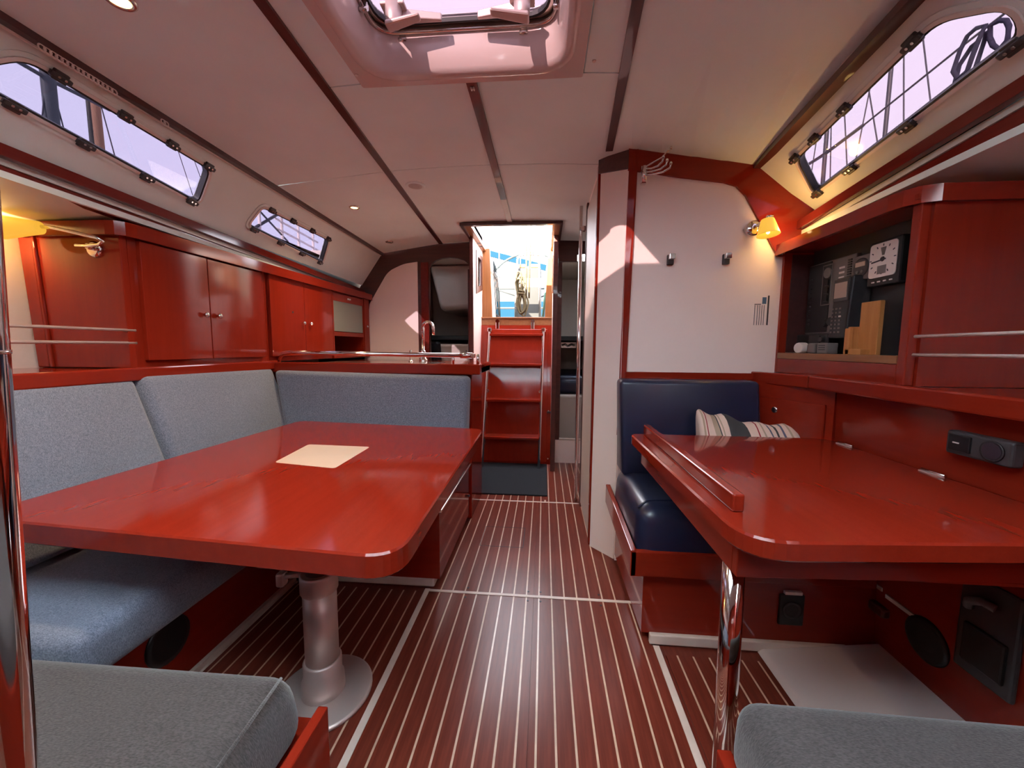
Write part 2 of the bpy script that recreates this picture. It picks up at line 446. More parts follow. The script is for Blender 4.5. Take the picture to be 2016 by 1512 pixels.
def window(name, loop, r, O, U, W, N, label, mat, clips):
    at = lambda u, v, d=0: O+U*u+W*v+N*d
    base = rpoly(loop, r)
    root = thing(name, label, 'window', at(*loop[3]), kind='structure'); del root['category']
    MB().plate(scalep(base, .022), [scalep(base, .001)], O+N*.0005, U, W, N*.004).build('rim', 'liner', root)
    MB().plate(scalep(base, .009), [scalep(base, -.001)], O+N*.0005, U, W, N*.009).build('bezel', 'plate', root)
    MB().plate(scalep(base, -.001), [scalep(base, -.007)], O-N*.022, U, W, N*.026).build('gasket', 'rubber', root)
    MB().plate(scalep(base, -.004), [], O-N*.016, U, W, N*.004).build('pane', mat, root)
    for a, b, ts in clips:
        pa, pb = V((*loop[a], 0)), V((*loop[b], 0)); d = (pb-pa).normalized()
        nn = V((d.y, -d.x, 0))
        ctr = V((sum(p[0] for p in loop)/len(loop), sum(p[1] for p in loop)/len(loop), 0))
        if nn.dot(ctr-pa) > 0: nn = -nn
        for t in ts:
            c = pa+(pb-pa)*t
            D = U*d.x+W*d.y; E = U*nn.x+W*nn.y
            q = at(c.x, c.y)
            m = MB()
            def quad(a0, a1, e0, e1, h0, h1, bev):
                P = lambda s_, e_, h_: q+D*s_+E*e_+N*h_
                m.hexa([P(a0, e0, h0), P(a1, e0, h0), P(a1, e1, h0), P(a0, e1, h0)], [P(a0, e0, h1), P(a1, e0, h1), P(a1, e1, h1), P(a0, e1, h1)], bev, 2)
            quad(-.026, .026, -.004, .012, .004, .019, .004)
            quad(-.018, .018, -.010, .020, .002, .014, .003)
            cl = m.build('clip', 'clip', root)
            for k in (-.008, .008):
                MB().lathe([(.0035, 0), (.0035, .003)], q+D*k+E*.004+N*.018, N, 8).build('screw', 'steel', cl)
    return root
window('window_1', w1, .035, OLn, UL, WL, NL, 'long tinted window above the sofa on the left', 'pane', [(0, 1, (.12, .42, .70, .97)), (3, 2, (.16, .40, .68, .95))])
window('window_2', w2, .03, OLn, UL, WL, NL, 'small tinted window above the galley cabinets', 'pane', [(0, 1, (.10, .38, .68, .97)), (3, 2, (.06, .36, .66, .95))])
window('window_3', w3, .035, ORn, UR, WR, NR, 'long tinted window above the chart table on the right', 'paner', [(0, 1, (.10, .52, .78, .99)), (3, 2, (.03, .40, .72, .97))])

# ---- forward bulkhead behind the camera, open to the bow cabin on the right and below
struct(MB().box(-2.1, 1.6, YB-.03, YB, 0, 1.9).build('wall_forward', 'mahogx'), 'mahogany forward bulkhead behind the camera')
# ---- lower trim of the liners: wood, aluminium track, wood; then deck soffit and hull side
def lowline(side):
    if side == 'L':
        return lambda y: V((-1.548, y, 1.595-.0425*y))
    return lambda y: V((1.052, y, 1.690-.10*y if y > .8 else 1.61))
for nm, side, y1 in (('trim_1', 'L', 3.24), ('trim_2', 'R', 1.75)):
    f = lowline(side); sgn = 1 if side == 'L' else -1
    root = thing(nm, 'wood trim with an aluminium track below the left windows' if side == 'L' else 'wood trim with an aluminium track below the right window', 'trim', f(1.0), kind='structure'); del root['category']
    ya = .81 if side == 'R' else YB
    upv = NL if side == 'L' else NR
    a, b = f(ya), f(y1)
    dn = V((-.02*sgn, 0, -.03))
    MB().bar(a+V((0, 0, -.005)), b+V((0, 0, -.005)), .034, .022, (sgn, 0, 0)).build('trim_board', 'trimw', root)
    MB().bar(a+dn*1.0+V((-.003*sgn, 0, 0)), b+dn*1.0+V((-.003*sgn, 0, 0)), .018, .012, (sgn, 0, 0)).build('track', 'alulight', root)
    MB().bar(a+dn*1.85, b+dn*1.95, .036, .028, (sgn, 0, 0)).build('trim_board', 'trimw', root)
    if side == 'R':
        MB().bar(f(YB)+V((0, 0, -.005)), a+V((0, 0, -.005)), .034, .022, (sgn, 0, 0)).build('trim_board', 'trimw', root)
struct(MB().hexa([(-2.12, YB, 1.52), (-1.56, YB, 1.54), (-1.56, 3.3, 1.41), (-2.12, 3.3, 1.39)], [(-2.12, YB, 1.54), (-1.56, YB, 1.56), (-1.56, 3.3, 1.43), (-2.12, 3.3, 1.41)]).build('wall_left_soffit', 'liner'), 'cream underside of the side deck over the left shelf')
struct(MB().hexa([(1.06, YB, 1.53), (1.62, YB, 1.51), (1.62, 1.76, 1.45), (1.06, 1.76, 1.47)], [(1.06, YB, 1.55), (1.62, YB, 1.53), (1.62, 1.76, 1.47), (1.06, 1.76, 1.49)]).build('wall_right_soffit', 'liner'), 'cream underside of the side deck over the right shelf')
struct(MB().hexa([(-1.98, YB, .0), (-1.94, YB, .0), (-1.94, 3.3, .0), (-1.98, 3.3, 0)], [(-2.10, YB, 1.54), (-2.06, YB, 1.54), (-2.02, 3.3, 1.5), (-2.06, 3.3, 1.5)]).build('wall_left_hull', 'hull'), 'white hull side behind the left shelf')
struct(MB().hexa([(1.44, YB, .0), (1.48, YB, .0), (1.48, 1.8, .0), (1.44, 1.8, 0)], [(1.56, YB, 1.54), (1.60, YB, 1.54), (1.60, 1.8, 1.5), (1.56, 1.8, 1.5)]).build('wall_right_hull', 'hull'), 'hull side behind the right shelf')

for nm, x0, x1, y1 in (('wall_left_light_seal', -1.63, -1.60, 3.3), ('wall_right_light_seal', 1.10, 1.13, 1.80)):  # unseen skirts added to stop light leaking between liner and soffit
    za, zb = (1.545, 1.415) if x0 < 0 else (1.535, 1.478)
    struct(MB().hexa([(x0, YB, za), (x1, YB, za), (x1, y1, zb), (x0, y1, zb)], [(x0, YB, 1.64), (x1, YB, 1.64), (x1, y1, 1.64), (x0, y1, 1.64)]).build(nm, 'gelw'), 'unseen skirt added to seal out light above the soffit')
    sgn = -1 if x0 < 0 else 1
    struct(MB().box(min(sgn*0+x0, x0), x1, YB, y1, 1.62, 1.64).build(nm+'_cap', 'gelw'), 'cap of the skirt added to seal out light')
# ---- aft bulkhead
BY = 3.25
doorL = [(-.975, .02), (-.632, .02), (-.632, 1.655)]+[(-.80+.172*math.cos(t), 1.655+.085*math.sin(t)) for t in [math.pi*k/8 for k in range(1, 8)]]+[(-.975, 1.655)]
doorR = [(.142, .20), (.40, .20), (.40, 1.78), (.25, 1.76), (.142, 1.70)]
aft = MB()
aft.plate([(-2.05, -.02), (-.575, -.02), (-.575, 1.87), (-1.37, 1.83), (-1.40, 1.79), (-1.585, 1.50), (-1.63, 1.43), (-2.05, 1.41)], [doorL], (0, BY, 0), X, Z, (0, .03, 0))
aft.plate([(.075, -.02), (.9, -.02), (.9, 1.90), (.075, 1.90)], [doorR], (0, BY+.05, 0), X, Z, (0, .03, 0))
wall_aft = struct(aft.build('wall_aft', 'lintel'), 'dark wood bulkhead at the aft end with two doorways')
MB().plate(rpoly([(-1.56, .88), (-1.075, .88), (-1.075, 1.705), (-1.19, 1.690), (-1.33, 1.63), (-1.50, 1.36)], [.001, .001, .001, .04, .06, .02]), [], (0, BY-.008, 0), X, Z, (0, .008, 0)).build('panel', 'white', wall_aft)
MB().box(-1.045, -.98, BY-.014, BY, .85, 1.70, .003).build('door_post', 'trimw', wall_aft)
MB().box(-.632, -.585, BY-.016, BY+.03, .0, 1.84, .003).build('door_post', 'trimw', wall_aft)
MB().box(-.645, -.632, BY-.004, BY+.02, .9, 1.64).build('door_edge', 'lintel', wall_aft)
MB().box(.10, .140, BY+.035, BY+.05, .2, 1.79, .003).build('door_post', 'lintel', wall_aft)
MB().box(.075, .42, BY+.03, BY+.05, -.004, .20).build('threshold_panel', 'white', wall_aft)
MB().box(.14, .42, BY+.02, BY+.05, .20, .215).build('sill', 'edging', wall_aft)
MB().box(-.590, -.562, 3.035, 3.06, .0, 1.845, .003).build('jamb', 'lintel', wall_aft)
MB().box(.062, .098, 3.035, 3.06, .0, 1.845, .003).build('jamb', 'lintel', wall_aft)
for p, q in ((( -.646, BY-.006, 1.30), 'steel'), ((-.60, BY-.018, .985), 'steel'), ((-.66, BY-.006, .96), 'needle')):
    MB().lathe([(.006, 0), (.004, .006)], p, (0, -1, 0), 8).build('door_catch', q, wall_aft)

struct(MB().box(.88, .91, 1.80, 3.34, -.05, 1.9).build('wall_passage', 'gelin'), 'cream side of the passage behind the washroom')
struct(MB().box(.30, .88, 2.46, 2.48, 0, 1.87).build('wall_washroom_aft', 'white'), 'aft wall of the washroom')
# ---- aft cabins seen through the doorways
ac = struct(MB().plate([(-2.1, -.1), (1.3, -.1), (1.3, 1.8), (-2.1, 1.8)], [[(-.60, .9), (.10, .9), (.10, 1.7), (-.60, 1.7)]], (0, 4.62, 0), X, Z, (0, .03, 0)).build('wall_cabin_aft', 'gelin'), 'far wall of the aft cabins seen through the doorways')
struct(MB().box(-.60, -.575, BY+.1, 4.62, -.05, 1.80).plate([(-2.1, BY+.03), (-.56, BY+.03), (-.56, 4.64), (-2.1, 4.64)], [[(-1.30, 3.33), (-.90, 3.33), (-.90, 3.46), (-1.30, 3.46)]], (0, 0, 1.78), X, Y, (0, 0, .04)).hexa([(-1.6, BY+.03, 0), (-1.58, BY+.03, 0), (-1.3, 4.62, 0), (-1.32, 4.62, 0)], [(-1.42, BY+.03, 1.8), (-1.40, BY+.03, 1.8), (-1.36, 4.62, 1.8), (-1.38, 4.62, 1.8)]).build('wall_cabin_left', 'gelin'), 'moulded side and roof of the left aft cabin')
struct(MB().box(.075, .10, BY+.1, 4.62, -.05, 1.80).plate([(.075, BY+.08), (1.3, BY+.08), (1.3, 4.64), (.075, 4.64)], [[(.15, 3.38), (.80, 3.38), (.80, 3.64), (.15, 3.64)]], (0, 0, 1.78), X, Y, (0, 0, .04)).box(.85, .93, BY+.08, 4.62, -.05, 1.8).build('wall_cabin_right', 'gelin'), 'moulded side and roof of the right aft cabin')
for nm, x0, x1 in (('added_hatch_left', -1.36, -.64), ('added_hatch_right', .13, .82)):  # unseen roof hatches added to brighten the aft cabins
    struct(MB().box(x0, x1, 3.32, 3.66, 1.822, 1.825).build(nm, 'blind'), 'unseen translucent hatch added to light the left aft cabin' if x0 < 0 else 'unseen translucent hatch added to light the right aft cabin')
m = MB().hexa([(-1.02, 3.75, 1.34), (-.60, 3.75, 1.38), (-.60, 4.6, 1.38), (-1.02, 4.6, 1.34)], [(-1.12, 3.70, 1.78), (-.60, 3.70, 1.78), (-.60, 4.6, 1.78), (-1.12, 4.6, 1.78)], .05, 3)
struct(m.build('wall_cabin_left_moulding', 'gelin', smooth=True), 'rounded moulding under the cockpit inside the left aft cabin')
tag(MB().box(-1.5, -.6, 3.5, 4.6, .80, 1.02, .02).build('cabin_shelf', 'gelin'), 'beige moulded shelf inside the left aft cabin', 'shelf')
tag(MB().hexa([(-1.2, 3.36, .0), (-.90, 3.36, .0), (-.88, 3.48, .0), (-1.2, 3.48, .0)], [(-1.2, 3.36, 1.04), (-.96, 3.36, 1.04), (-.94, 3.48, 1.04), (-1.2, 3.48, 1.04)], .02).build('dark_bag', 'carpet'), 'dark upright bag inside the left aft cabin', 'bag')
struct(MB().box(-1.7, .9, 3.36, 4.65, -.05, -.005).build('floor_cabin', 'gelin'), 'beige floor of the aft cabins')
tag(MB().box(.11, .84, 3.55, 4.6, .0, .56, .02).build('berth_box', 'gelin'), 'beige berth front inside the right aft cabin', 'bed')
tag(MB().box(.12, .84, 3.58, 4.6, .565, .74, .05, 3).build('berth_mattress', 'navy', smooth=True), 'dark blue mattress inside the right aft cabin', 'mattress')
tag(MB().tube([(.20, 4.3, 1.02), (.23, 4.28, 1.03), (.26, 4.3, 1.01), (.30, 4.28, 1.03), (.33, 4.3, 1.02)], .012).box(.19, .35, 4.31, 4.62, .99, 1.05).build('cabin_handle', 'steel'), 'small bright metal cleat inside the right aft cabin', 'handle')  # a metal handle in the right aft cabin

# ---- companionway: tunnel sides, coaming, frame
cw = thing('wall_companionway', 'cream sides and honey wood frame of the companionway', 'wall', (CX, 3.4, .9), kind='structure'); del cw['category']
for xs, sg in ((-.565, 1), (.066, -1)):
    hole = rpoly([(3.20, 1.47), (3.42, 1.52), (3.42, 1.76), (3.20, 1.75)], .05)
    side = MB().plate([(3.06 if sg > 0 else 3.06, .0), (3.5, .0), (3.5, 1.85), (3.06 if sg > 0 else 3.06, 1.85)], [hole], (xs-.02*sg, 0, 0), Y, Z, (.02*sg, 0, 0)).build('side_panel', 'white' if sg > 0 else 'white', cw)
    fr = rpoly([(3.17, 1.43), (3.47, 1.50), (3.47, 1.79), (3.17, 1.78)], .002, 2)
    MB().plate(fr, [rpoly([(3.225, 1.495), (3.415, 1.535), (3.415, 1.75), (3.225, 1.74)], .04)], (xs, 0, 0), Y, Z, (.008*sg, 0, 0)).build('hatch_frame', 'honeyy' if sg < 0 else 'batten', cw)
    MB().plate(hole, [], (xs-.018*sg, 0, 0), Y, Z, (.008*sg, 0, 0)).build('hatch_board', 'cream' if sg > 0 else 'honey', cw)
# frame boards at the washboard plane
MB().hexa([(-.565, 3.50, 1.255), (-.475, 3.50, 1.255), (-.475, 3.54, 1.255), (-.565, 3.54, 1.255)], [(-.565, 3.50, 1.87), (-.497, 3.50, 1.87), (-.497, 3.54, 1.87), (-.565, 3.54, 1.87)], .003).build('frame_board', 'honey', cw)
MB().hexa([(.0, 3.50, 1.255), (.066, 3.50, 1.255), (.066, 3.54, 1.255), (.0, 3.54, 1.255)], [(.022, 3.50, 1.87), (.066, 3.50, 1.87), (.066, 3.54, 1.87), (.022, 3.54, 1.87)], .003).build('frame_board', 'honey', cw)
MB().box(-.575, .072, 3.455, 3.55, 1.250, 1.262, .003).build('sill', 'honeyy', cw)
MB().box(-.575, .072, 3.47, 3.55, 1.190, 1.250, .003).build('sill_board', 'honeyy', cw)
# coaming round the ceiling opening
MB().box(-.582, -.53, 2.785, 3.50, 1.846, 1.93, .004).build('coaming', 'honeyy', cw)
MB().box(.045, .100, 2.785, 3.50, 1.846, 1.93, .004).build('coaming', 'honeyy', cw)
MB().box(-.582, .100, 2.755, 2.80, 1.846, 1.93, .004).build('coaming', 'honeyy', cw)
for b in ((-.60, -.582, 2.74, 3.24), (.100, .115, 2.74, 3.24), (-.60, .115, 2.735, 2.755)):
    MB().box(*b, 1.838, 1.856).build('coaming_trim', 'batten', cw)
for y in (3.22, 3.32):
    MB().box(-.562, -.536, y, y+.03, 1.8445, 1.848).build('vent_slot', 'needle', cw)
MB().box(.075, .26, 3.27, 3.3, 1.70, 1.86).build('lintel_board', 'lintel', cw)

# ---- washroom bulkhead at the right with the angled corner and its door
wb = struct(MB().plate([(.345, 0), (1.6, 0), (1.6, 1.46), (1.15, 1.50), (1.11, 1.60), (.91, 1.82), (.88, 1.87), (.345, 1.87)], [], (0, 1.76, 0), X, Z, (0, .04, 0)).build('wall_washroom', 'white'), 'white bulkhead behind the navigation seat')
band = [(.345, 1.752), (.56, 1.716), (.74, 1.690), (.79, 1.674), (.83, 1.635), (.90, 1.515), (.975, 1.385), (1.04, 1.385), (1.12, 1.385), (1.12, 1.52), (1.10, 1.58), (.90, 1.80), (.87, 1.862), (.345, 1.862)]
MB().plate(band, [], (0, 1.748, 0), X, Z, (0, .012, 0)).build('arch_trim', 'mahogx', wb)
MB().hexa([(.336, 1.765, .60), (.362, 1.748, .60), (.362, 1.775, .60), (.345, 1.785, .60)], [(.350, 1.758, 1.86), (.385, 1.744, 1.86), (.385, 1.775, 1.86), (.360, 1.785, 1.86)], .002).build('corner_post', 'mahogz', wb)
MB().box(.36, 1.06, 1.744, 1.76, .845, .892, .002).build('ledge_trim', 'mahogx', wb)
wc = struct(MB().prism([(.244, 1.883, 0), (.341, 1.773, 0), (.36, 1.79, 0), (.262, 1.90, 0)], (0.004, -.004, 1.80)).build('wall_washroom_corner', 'white'), 'narrow white angled panel at the washroom corner')
MB().hexa([(.236, 1.878, 1.795), (.345, 1.757, 1.76), (.362, 1.775, 1.76), (.256, 1.895, 1.795)], [(.236, 1.878, 1.87), (.345, 1.757, 1.87), (.362, 1.775, 1.87), (.256, 1.895, 1.87)]).build('head_trim', 'lintel', wc)
struct(MB().box(.25, .30, 1.90, 2.46, 0, 1.86).build('wall_washroom_side', 'white'), 'washroom side wall along the passage')
d1 = thing('door_1', 'cream washroom door edged with dark wood beside the passage', 'door', (.244, 2.16, 0), kind='structure'); del d1['category']
MB().box(.240, .250, 1.93, 2.36, .03, 1.80, .002).build('door_leaf', 'gelin', d1)
MB().box(.238, .250, 1.895, 1.925, .0, 1.84).build('door_frame', 'mahogz', d1)
MB().box(.238, .250, 2.365, 2.42, .0, 1.84).build('door_frame', 'lintel', d1)
MB().box(.2475, .250, 1.93, 2.36, 0, .028).build('door_sill', 'lintel', d1)

# ================================================================== HATCH overhead
hr = thing('window_4', 'square roof hatch with a pink tinted pane and two handles', 'window', (CX, .93, 1.85), kind='structure'); del hr['category']
hsq = lambda e, r: rpoly([(HX0-e, HY0-e), (HX1+e, HY0-e), (HX1+e, HY1+e), (HX0-e, HY1+e)], r, 6)
MB().plate(rpoly([(-.608, .51), (.108, .51), (.108, 1.312), (-.608, 1.312)], .006, 2), [hsq(.026, .115)], (0, 0, 1.846), X, Y, (0, 0, .010)).build('moulding', 'gel', hr)
def loft(loops, zs):
    m = MB(); bm = m.bm; rings = []
    for l, z in zip(loops, zs): rings.append([bm.verts.new((p[0], p[1], z)) for p in l])
    fs = []
    for A, B in zip(rings, rings[1:]):
        n = len(A)
        for k in range(n): fs.append(bm.faces.new((A[k], A[(k+1) % n], B[(k+1) % n], B[k])))
    for f in fs: f.smooth = True
    return m
def loft_solid(loops, zs, th):
    o = [scalep(l, th) for l in loops]
    return loft(loops+o[::-1]+[loops[0]], list(zs)+[z for z in zs][::-1]+[zs[0]])
loft([hsq(.034, .125), hsq(.026, .115), hsq(.018, .11), hsq(.008, .10), hsq(.0, .09), hsq(-.012, .085), hsq(-.018, .08), hsq(-.020, .075)], [1.8455, 1.842, 1.8425, 1.848, 1.858, 1.895, 1.925, 1.955]).build('well', 'gel', hr)
hf = lambda e: rpoly([(HX0+.02+e, HY0+.02+e), (HX1-.02-e, HY0+.02+e), (HX1-.02-e, HY1-.02-e), (HX0+.02+e, HY1-.02-e)], .07, 6)
MB().plate(scalep(hf(0), .06), [hf(.020)], (0, 0, 1.955), X, Y, (0, 0, .022)).build('hatch_frame', 'steel', hr)
MB().plate(hf(.020), [hf(.026)], (0, 0, 1.951), X, Y, (0, 0, .012)).build('gasket', 'rubber', hr)
MB().plate(hf(.021), [], (0, 0, 1.968), X, Y, (0, 0, .008)).build('pane', 'paneh', hr)
MB().tube([(p[0], p[1], 1.945) for p in hf(.004)], .006, 8, closed=True).build('screen_rail', 'steel', hr)
for x, y in ((HX0+.03, 1.13), (HX0+.10, HY1-.012), (HX1-.12, HY1-.012), (HX1-.022, 1.16)):
    MB().box(x-.012, x+.012, y-.008, y+.008, 1.928, 1.952, .004).tube([(x-.012, y-.006, 1.93), (x+.012, y-.006, 1.93)], .006).build('turn_clip', 'steel', hr)
for x, s in ((-.44, 1), (-.075, -1)):
    h = MB().box(x-.035, x+.035, 1.14, 1.185, 1.953, 1.962, .003).lathe([(.024, 0), (.021, -.05), (.019, -.055)], (x, 1.155, 1.962), n=16).build('handle_base', 'alu', hr)
    MB().hexa([(x-.02*s, 1.135, 1.896), (x+.085*s, 1.115, 1.899), (x+.085*s, 1.14, 1.899), (x-.02*s, 1.17, 1.896)], [(x-.02*s, 1.135, 1.910), (x+.085*s, 1.115, 1.909), (x+.085*s, 1.14, 1.909), (x-.02*s, 1.17, 1.910)], .006).build('handle_lever', 'alu', h)
    MB().hexa([(x+.02*s, 1.165, 1.935), (x+.13*s, 1.185, 1.938), (x+.13*s, 1.195, 1.938), (x+.02*s, 1.19, 1.935)], [(x+.02*s, 1.165, 1.960), (x+.13*s, 1.185, 1.958), (x+.13*s, 1.195, 1.958), (x+.02*s, 1.19, 1.960)], .003).build('latch_arm', 'alu', hr)
for x, y in ((-.60, 1.25), (.135, 1.245)):
    MB().lathe([(.006, 0), (.005, -.003)], (x, y, 1.847), n=10).build('screw', 'plate', hr)

# unseen roof hatch added above the camera; its blind spreads daylight into the cabin
w5 = thing('added_hatch_fore', 'unseen roof hatch added to light the cabin through a translucent blind', 'window', (CX, -.1, 1.86), kind='structure'); del w5['category']
MB().plate(rpoly([(-.98, -.34), (.48, -.34), (.48, .505), (-.98, .505)], .06), [rpoly([(-.92, -.28), (.42, -.28), (.42, .45), (-.92, .45)], .05)], (0, 0, 1.850), X, Y, (0, 0, .026)).build('frame', 'gel', w5)
MB().plate(rpoly([(-.93, -.29), (.43, -.29), (.43, .46), (-.93, .46)], .05), [], (0, 0, 1.885), X, Y, (0, 0, .002)).build('blind', 'blind', w5)
MB().box(-.93, .43, .17, .23, 1.846, 1.884, .003).build('cross_bar', 'gel', w5)

# ================================================================== LEFT SIDE
def cushion(name, bot, top, mat, label, bev=.03, seg=4, cat='cushion', group=None):
    o = MB().hexa(bot, top, bev, seg).build(name, mat, smooth=True)
    return tag(o, label, cat, group)

# ---- bench bases
b = thing('sofa_base', 'mahogany sofa base along the left side under the table', 'bench', (-1.24, 1.0, 0))
MB().box(-1.93, -1.05, .66, 2.10, 0, .26).build('body', 'mahog', b)
MB().box(-1.052, -1.036, .66, 1.468, .004, .022).build('floor_trim', 'edging', b)
MB().lathe([(.065, 0), (.065, .004), (.05, .006)], (-1.05, .93, .165), (1, 0, 0), 20).build('speaker_grille', 'black', b)
MB().prism([(-1.049, 1.0, .245), (-1.049, 1.02, .245), (-1.049, 1.01, .225)], (.002, 0, 0)).build('warning_sign', 'greyp', b)
b = thing('galley_bench_base', 'mahogany bench base against the galley partition', 'bench', (-.7, 1.8, 0))
MB().box(-1.04, -.415, 1.475, 2.10, .042, .325).build('body', 'mahogx', b)
MB().box(-1.03, -.44, 1.478, 2.10, 0, .042, .008).build('plinth', 'edging', b)
MB().box(-.425, -.405, 1.475, 2.12, .325, .337, .003).build('edge_strip', 'steel', b)
MB().lathe([(.006, 0), (.008, .01), (.004, .014)], (-.415, 2.05, .17), (1, 0, 0), 10).build('catch', 'needle', b)
b = thing('front_bench_base', 'mahogany base under the nearest left seat cushion', 'bench', (-.9, .3, 0))
MB().box(-1.93, -.42, YB, .655, 0, .27).build('body', 'mahogx', b)
MB().box(-.42, -.40, YB, .64, 0, .315, .003).build('end_board', 'mahog', b)
# ---- seat cushions
cushion('seat_cushion', [(-1.60, .66, .265), (-.955, .66, .265), (-.955, 2.06, .265), (-1.60, 2.06, .265)], [(-1.60, .66, .375), (-.945, .66, .395), (-.945, 2.06, .395), (-1.60, 2.06, .375)], 'fab', 'blue grey seat cushion along the left, in the shade of the table', .035)
cushion('seat_cushion', [(-.945, 1.48, .33), (-.42, 1.48, .33), (-.42, 2.06, .33), (-.945, 2.06, .33)], [(-.945, 1.48, .40), (-.425, 1.48, .40), (-.425, 2.04, .39), (-.945, 2.04, .39)], 'fab', 'blue grey seat cushion beyond the table before the galley partition', .03)
def welt(name, pts, par, mat='fabg', r=.003):
    return MB().tube(pts, r, 6).build(name, mat, par)
ns = cushion('seat_cushion', [(-1.55, YB, .275), (-.425, YB, .275), (-.425, .635, .275), (-1.55, .635, .275)], [(-1.55, YB, .40), (-.445, YB, .405), (-.445, .63, .405), (-1.55, .63, .395)], 'fabg', 'grey woven seat cushion nearest the camera at lower left', .05, 5)
welt('welt', [(-.462, .60, .404), (-.45, .45, .4045), (-.448, .2, .4045)], ns)
# ---- back cushions
def backc(y0, y1, label, xa0, xa1):
    # slab leaning against the hull side
    cushion('back_cushion', [(-1.46, y0, .398), (-1.34, y0, .398), (-1.36, y1, .398), (-1.48, y1, .398)], [(-1.60, y0, .878), (-1.50, y0, .878), (-1.525, y1, .876), (-1.62, y1, .876)], 'fab', label, .03, 4, 'cushion', None)
backc(.30, 1.318, 'wide blue grey back cushion, nearest on the left side', 0, 0)
backc(1.322, 2.055, 'blue grey back cushion in the corner beside the galley', 0, 0)
backc(YB, .296, 'blue grey back cushion behind the chrome post', 0, 0)
cushion('back_cushion', [(-1.375, 1.93, .402), (-.405, 1.93, .402), (-.405, 2.06, .402), (-1.375, 2.06, .402)], [(-1.515, 2.03, .862), (-.402, 2.03, .838), (-.402, 2.13, .838), (-1.515, 2.13, .850)], 'fab', 'long blue grey back cushion against the galley partition', .03)

# ---- left shelf
sh = thing('side_shelf', 'mahogany shelf above the left back cushions', 'shelf', (-1.7, 1, .85))
MB().hexa([(-2.0, YB, .885), (-1.51, YB, .885), (-1.535, 2.10, .885), (-2.0, 2.10, .885)], [(-2.0, YB, .905), (-1.51, YB, .905), (-1.535, 2.10, .905), (-2.0, 2.10, .905)]).build('board', 'mahog', sh)
MB().hexa([(-1.54, YB, .862), (-1.50, YB, .862), (-1.525, 2.10, .862), (-1.56, 2.10, .862)], [(-1.54, YB, .912), (-1.50, YB, .912), (-1.525, 2.10, .912), (-1.56, 2.10, .912)], .006).build('front_lip', 'mahog', sh)
MB().hexa([(-1.62, YB, .30), (-1.60, YB, .30), (-1.62, 2.10, .30), (-1.64, 2.10, .30)], [(-1.64, YB, .862), (-1.62, YB, .862), (-1.64, 2.10, .862), (-1.66, 2.10, .862)]).build('backing_board', 'mahog', sh)
# fiddle rods along the shelf
for i, (z, lab) in enumerate(((1.052, 'upper grey fiddle rail across the open left shelf'), (1.004, 'lower grey fiddle rail across the open left shelf'))):
    tag(MB().tube([(-1.575, YB, z-.02), (-1.575, .6, z), (-1.578, 1.375, z)], .0055, 8).build('shelf_rail', 'alu'), lab, 'rail', 'fiddle rails of the left shelf')

# ---- upper cabinets on the left: X of the face as a function of y
def fx(y): return -1.568+.028*(y-1.37)
def face(m, y0, y1, z0, z1, d0, d1, bev=.0, lean=0):
    """slab on the cabinet face between depths d0 (out) and d1"""
    m.hexa([(fx(y0)+d0, y0, z0), (fx(y0)+d1, y0, z0), (fx(y1)+d1, y1, z0), (fx(y1)+d0, y1, z0)], [(fx(y0)+d0, y0, z1), (fx(y0)+d1, y0, z1), (fx(y1)+d1, y1, z1), (fx(y1)+d0, y1, z1)], bev)
    return m
def knob(p, par, ax=(1, 0, 0), s=1.0):
    return MB().lathe([(.005*s, 0), (.005*s, .008*s), (.011*s, .012*s), (.012*s, .018*s), (.008*s, .023*s), (.001, .0245*s)], p, ax, 16).build('knob', 'chrome', par)
def cab(label, y0, y1, doors, group='upper cabinets on the left'):
    c = thing('upper_cabinet', label, 'cabinet', (fx((y0+y1)/2)-.18, (y0+y1)/2, .906), group)
    m = MB(); face(m, y0, y1, .906, 1.405, -.42, -.008); m.build('body', 'mahogz', c)
    for d in doors:
        a, bb, z0, z1, kn = d
        dm = MB(); face(dm, a, bb, z0, z1, -.008, .010, .002); dr = dm.build('door', 'mahogz', c)
        if kn: knob((fx(kn[0])+.010, kn[0], kn[1]), dr)
    return c
c1 = cab('pair of glossy red cabinet doors nearest the reading lamp', 1.37, 2.055, [(1.40, 1.688, .935, 1.395, (1.655, 1.135)), (1.691, 2.02, .935, 1.392, (1.725, 1.135))])
MB().hexa([(-1.93, 1.345, .908), (-1.573, 1.345, .908), (-1.573, 1.371, .908), (-1.93, 1.371, .908)], [(-1.945, 1.345, 1.41), (-1.578, 1.345, 1.41), (-1.578, 1.371, 1.41), (-1.945, 1.371, 1.41)], .003).build('end_panel', 'mahogz', c1)
MB().hexa([(-1.965, 1.34, .908), (-1.915, 1.34, .908), (-1.915, 1.371, .908), (-1.965, 1.371, .908)], [(-1.995, 1.34, 1.45), (-1.935, 1.34, 1.45), (-1.935, 1.371, 1.45), (-1.995, 1.371, 1.45)], .004).build('end_stile', 'mahogz', c1)
MB().hexa([(-1.907, 1.335, .908), (-1.895, 1.335, .908), (-1.895, 1.345, .908), (-1.907, 1.345, .908)], [(-1.932, 1.335, 1.41), (-1.920, 1.335, 1.41), (-1.920, 1.345, 1.41), (-1.932, 1.345, 1.41)], .003).build('moulding', 'mahogz', c1)
c2 = cab('pair of dark red cabinet doors over the galley counter', 2.058, 2.690, [(2.075, 2.375, .935, 1.395, (2.345, 1.140)), (2.378, 2.685, .935, 1.390, (2.415, 1.140))])
MB().lathe([(.006, 0), (.006, .002)], (fx(2.26)+.010, 2.26, 1.20), (1, 0, 0), 10).build('plug', 'needle', c2)
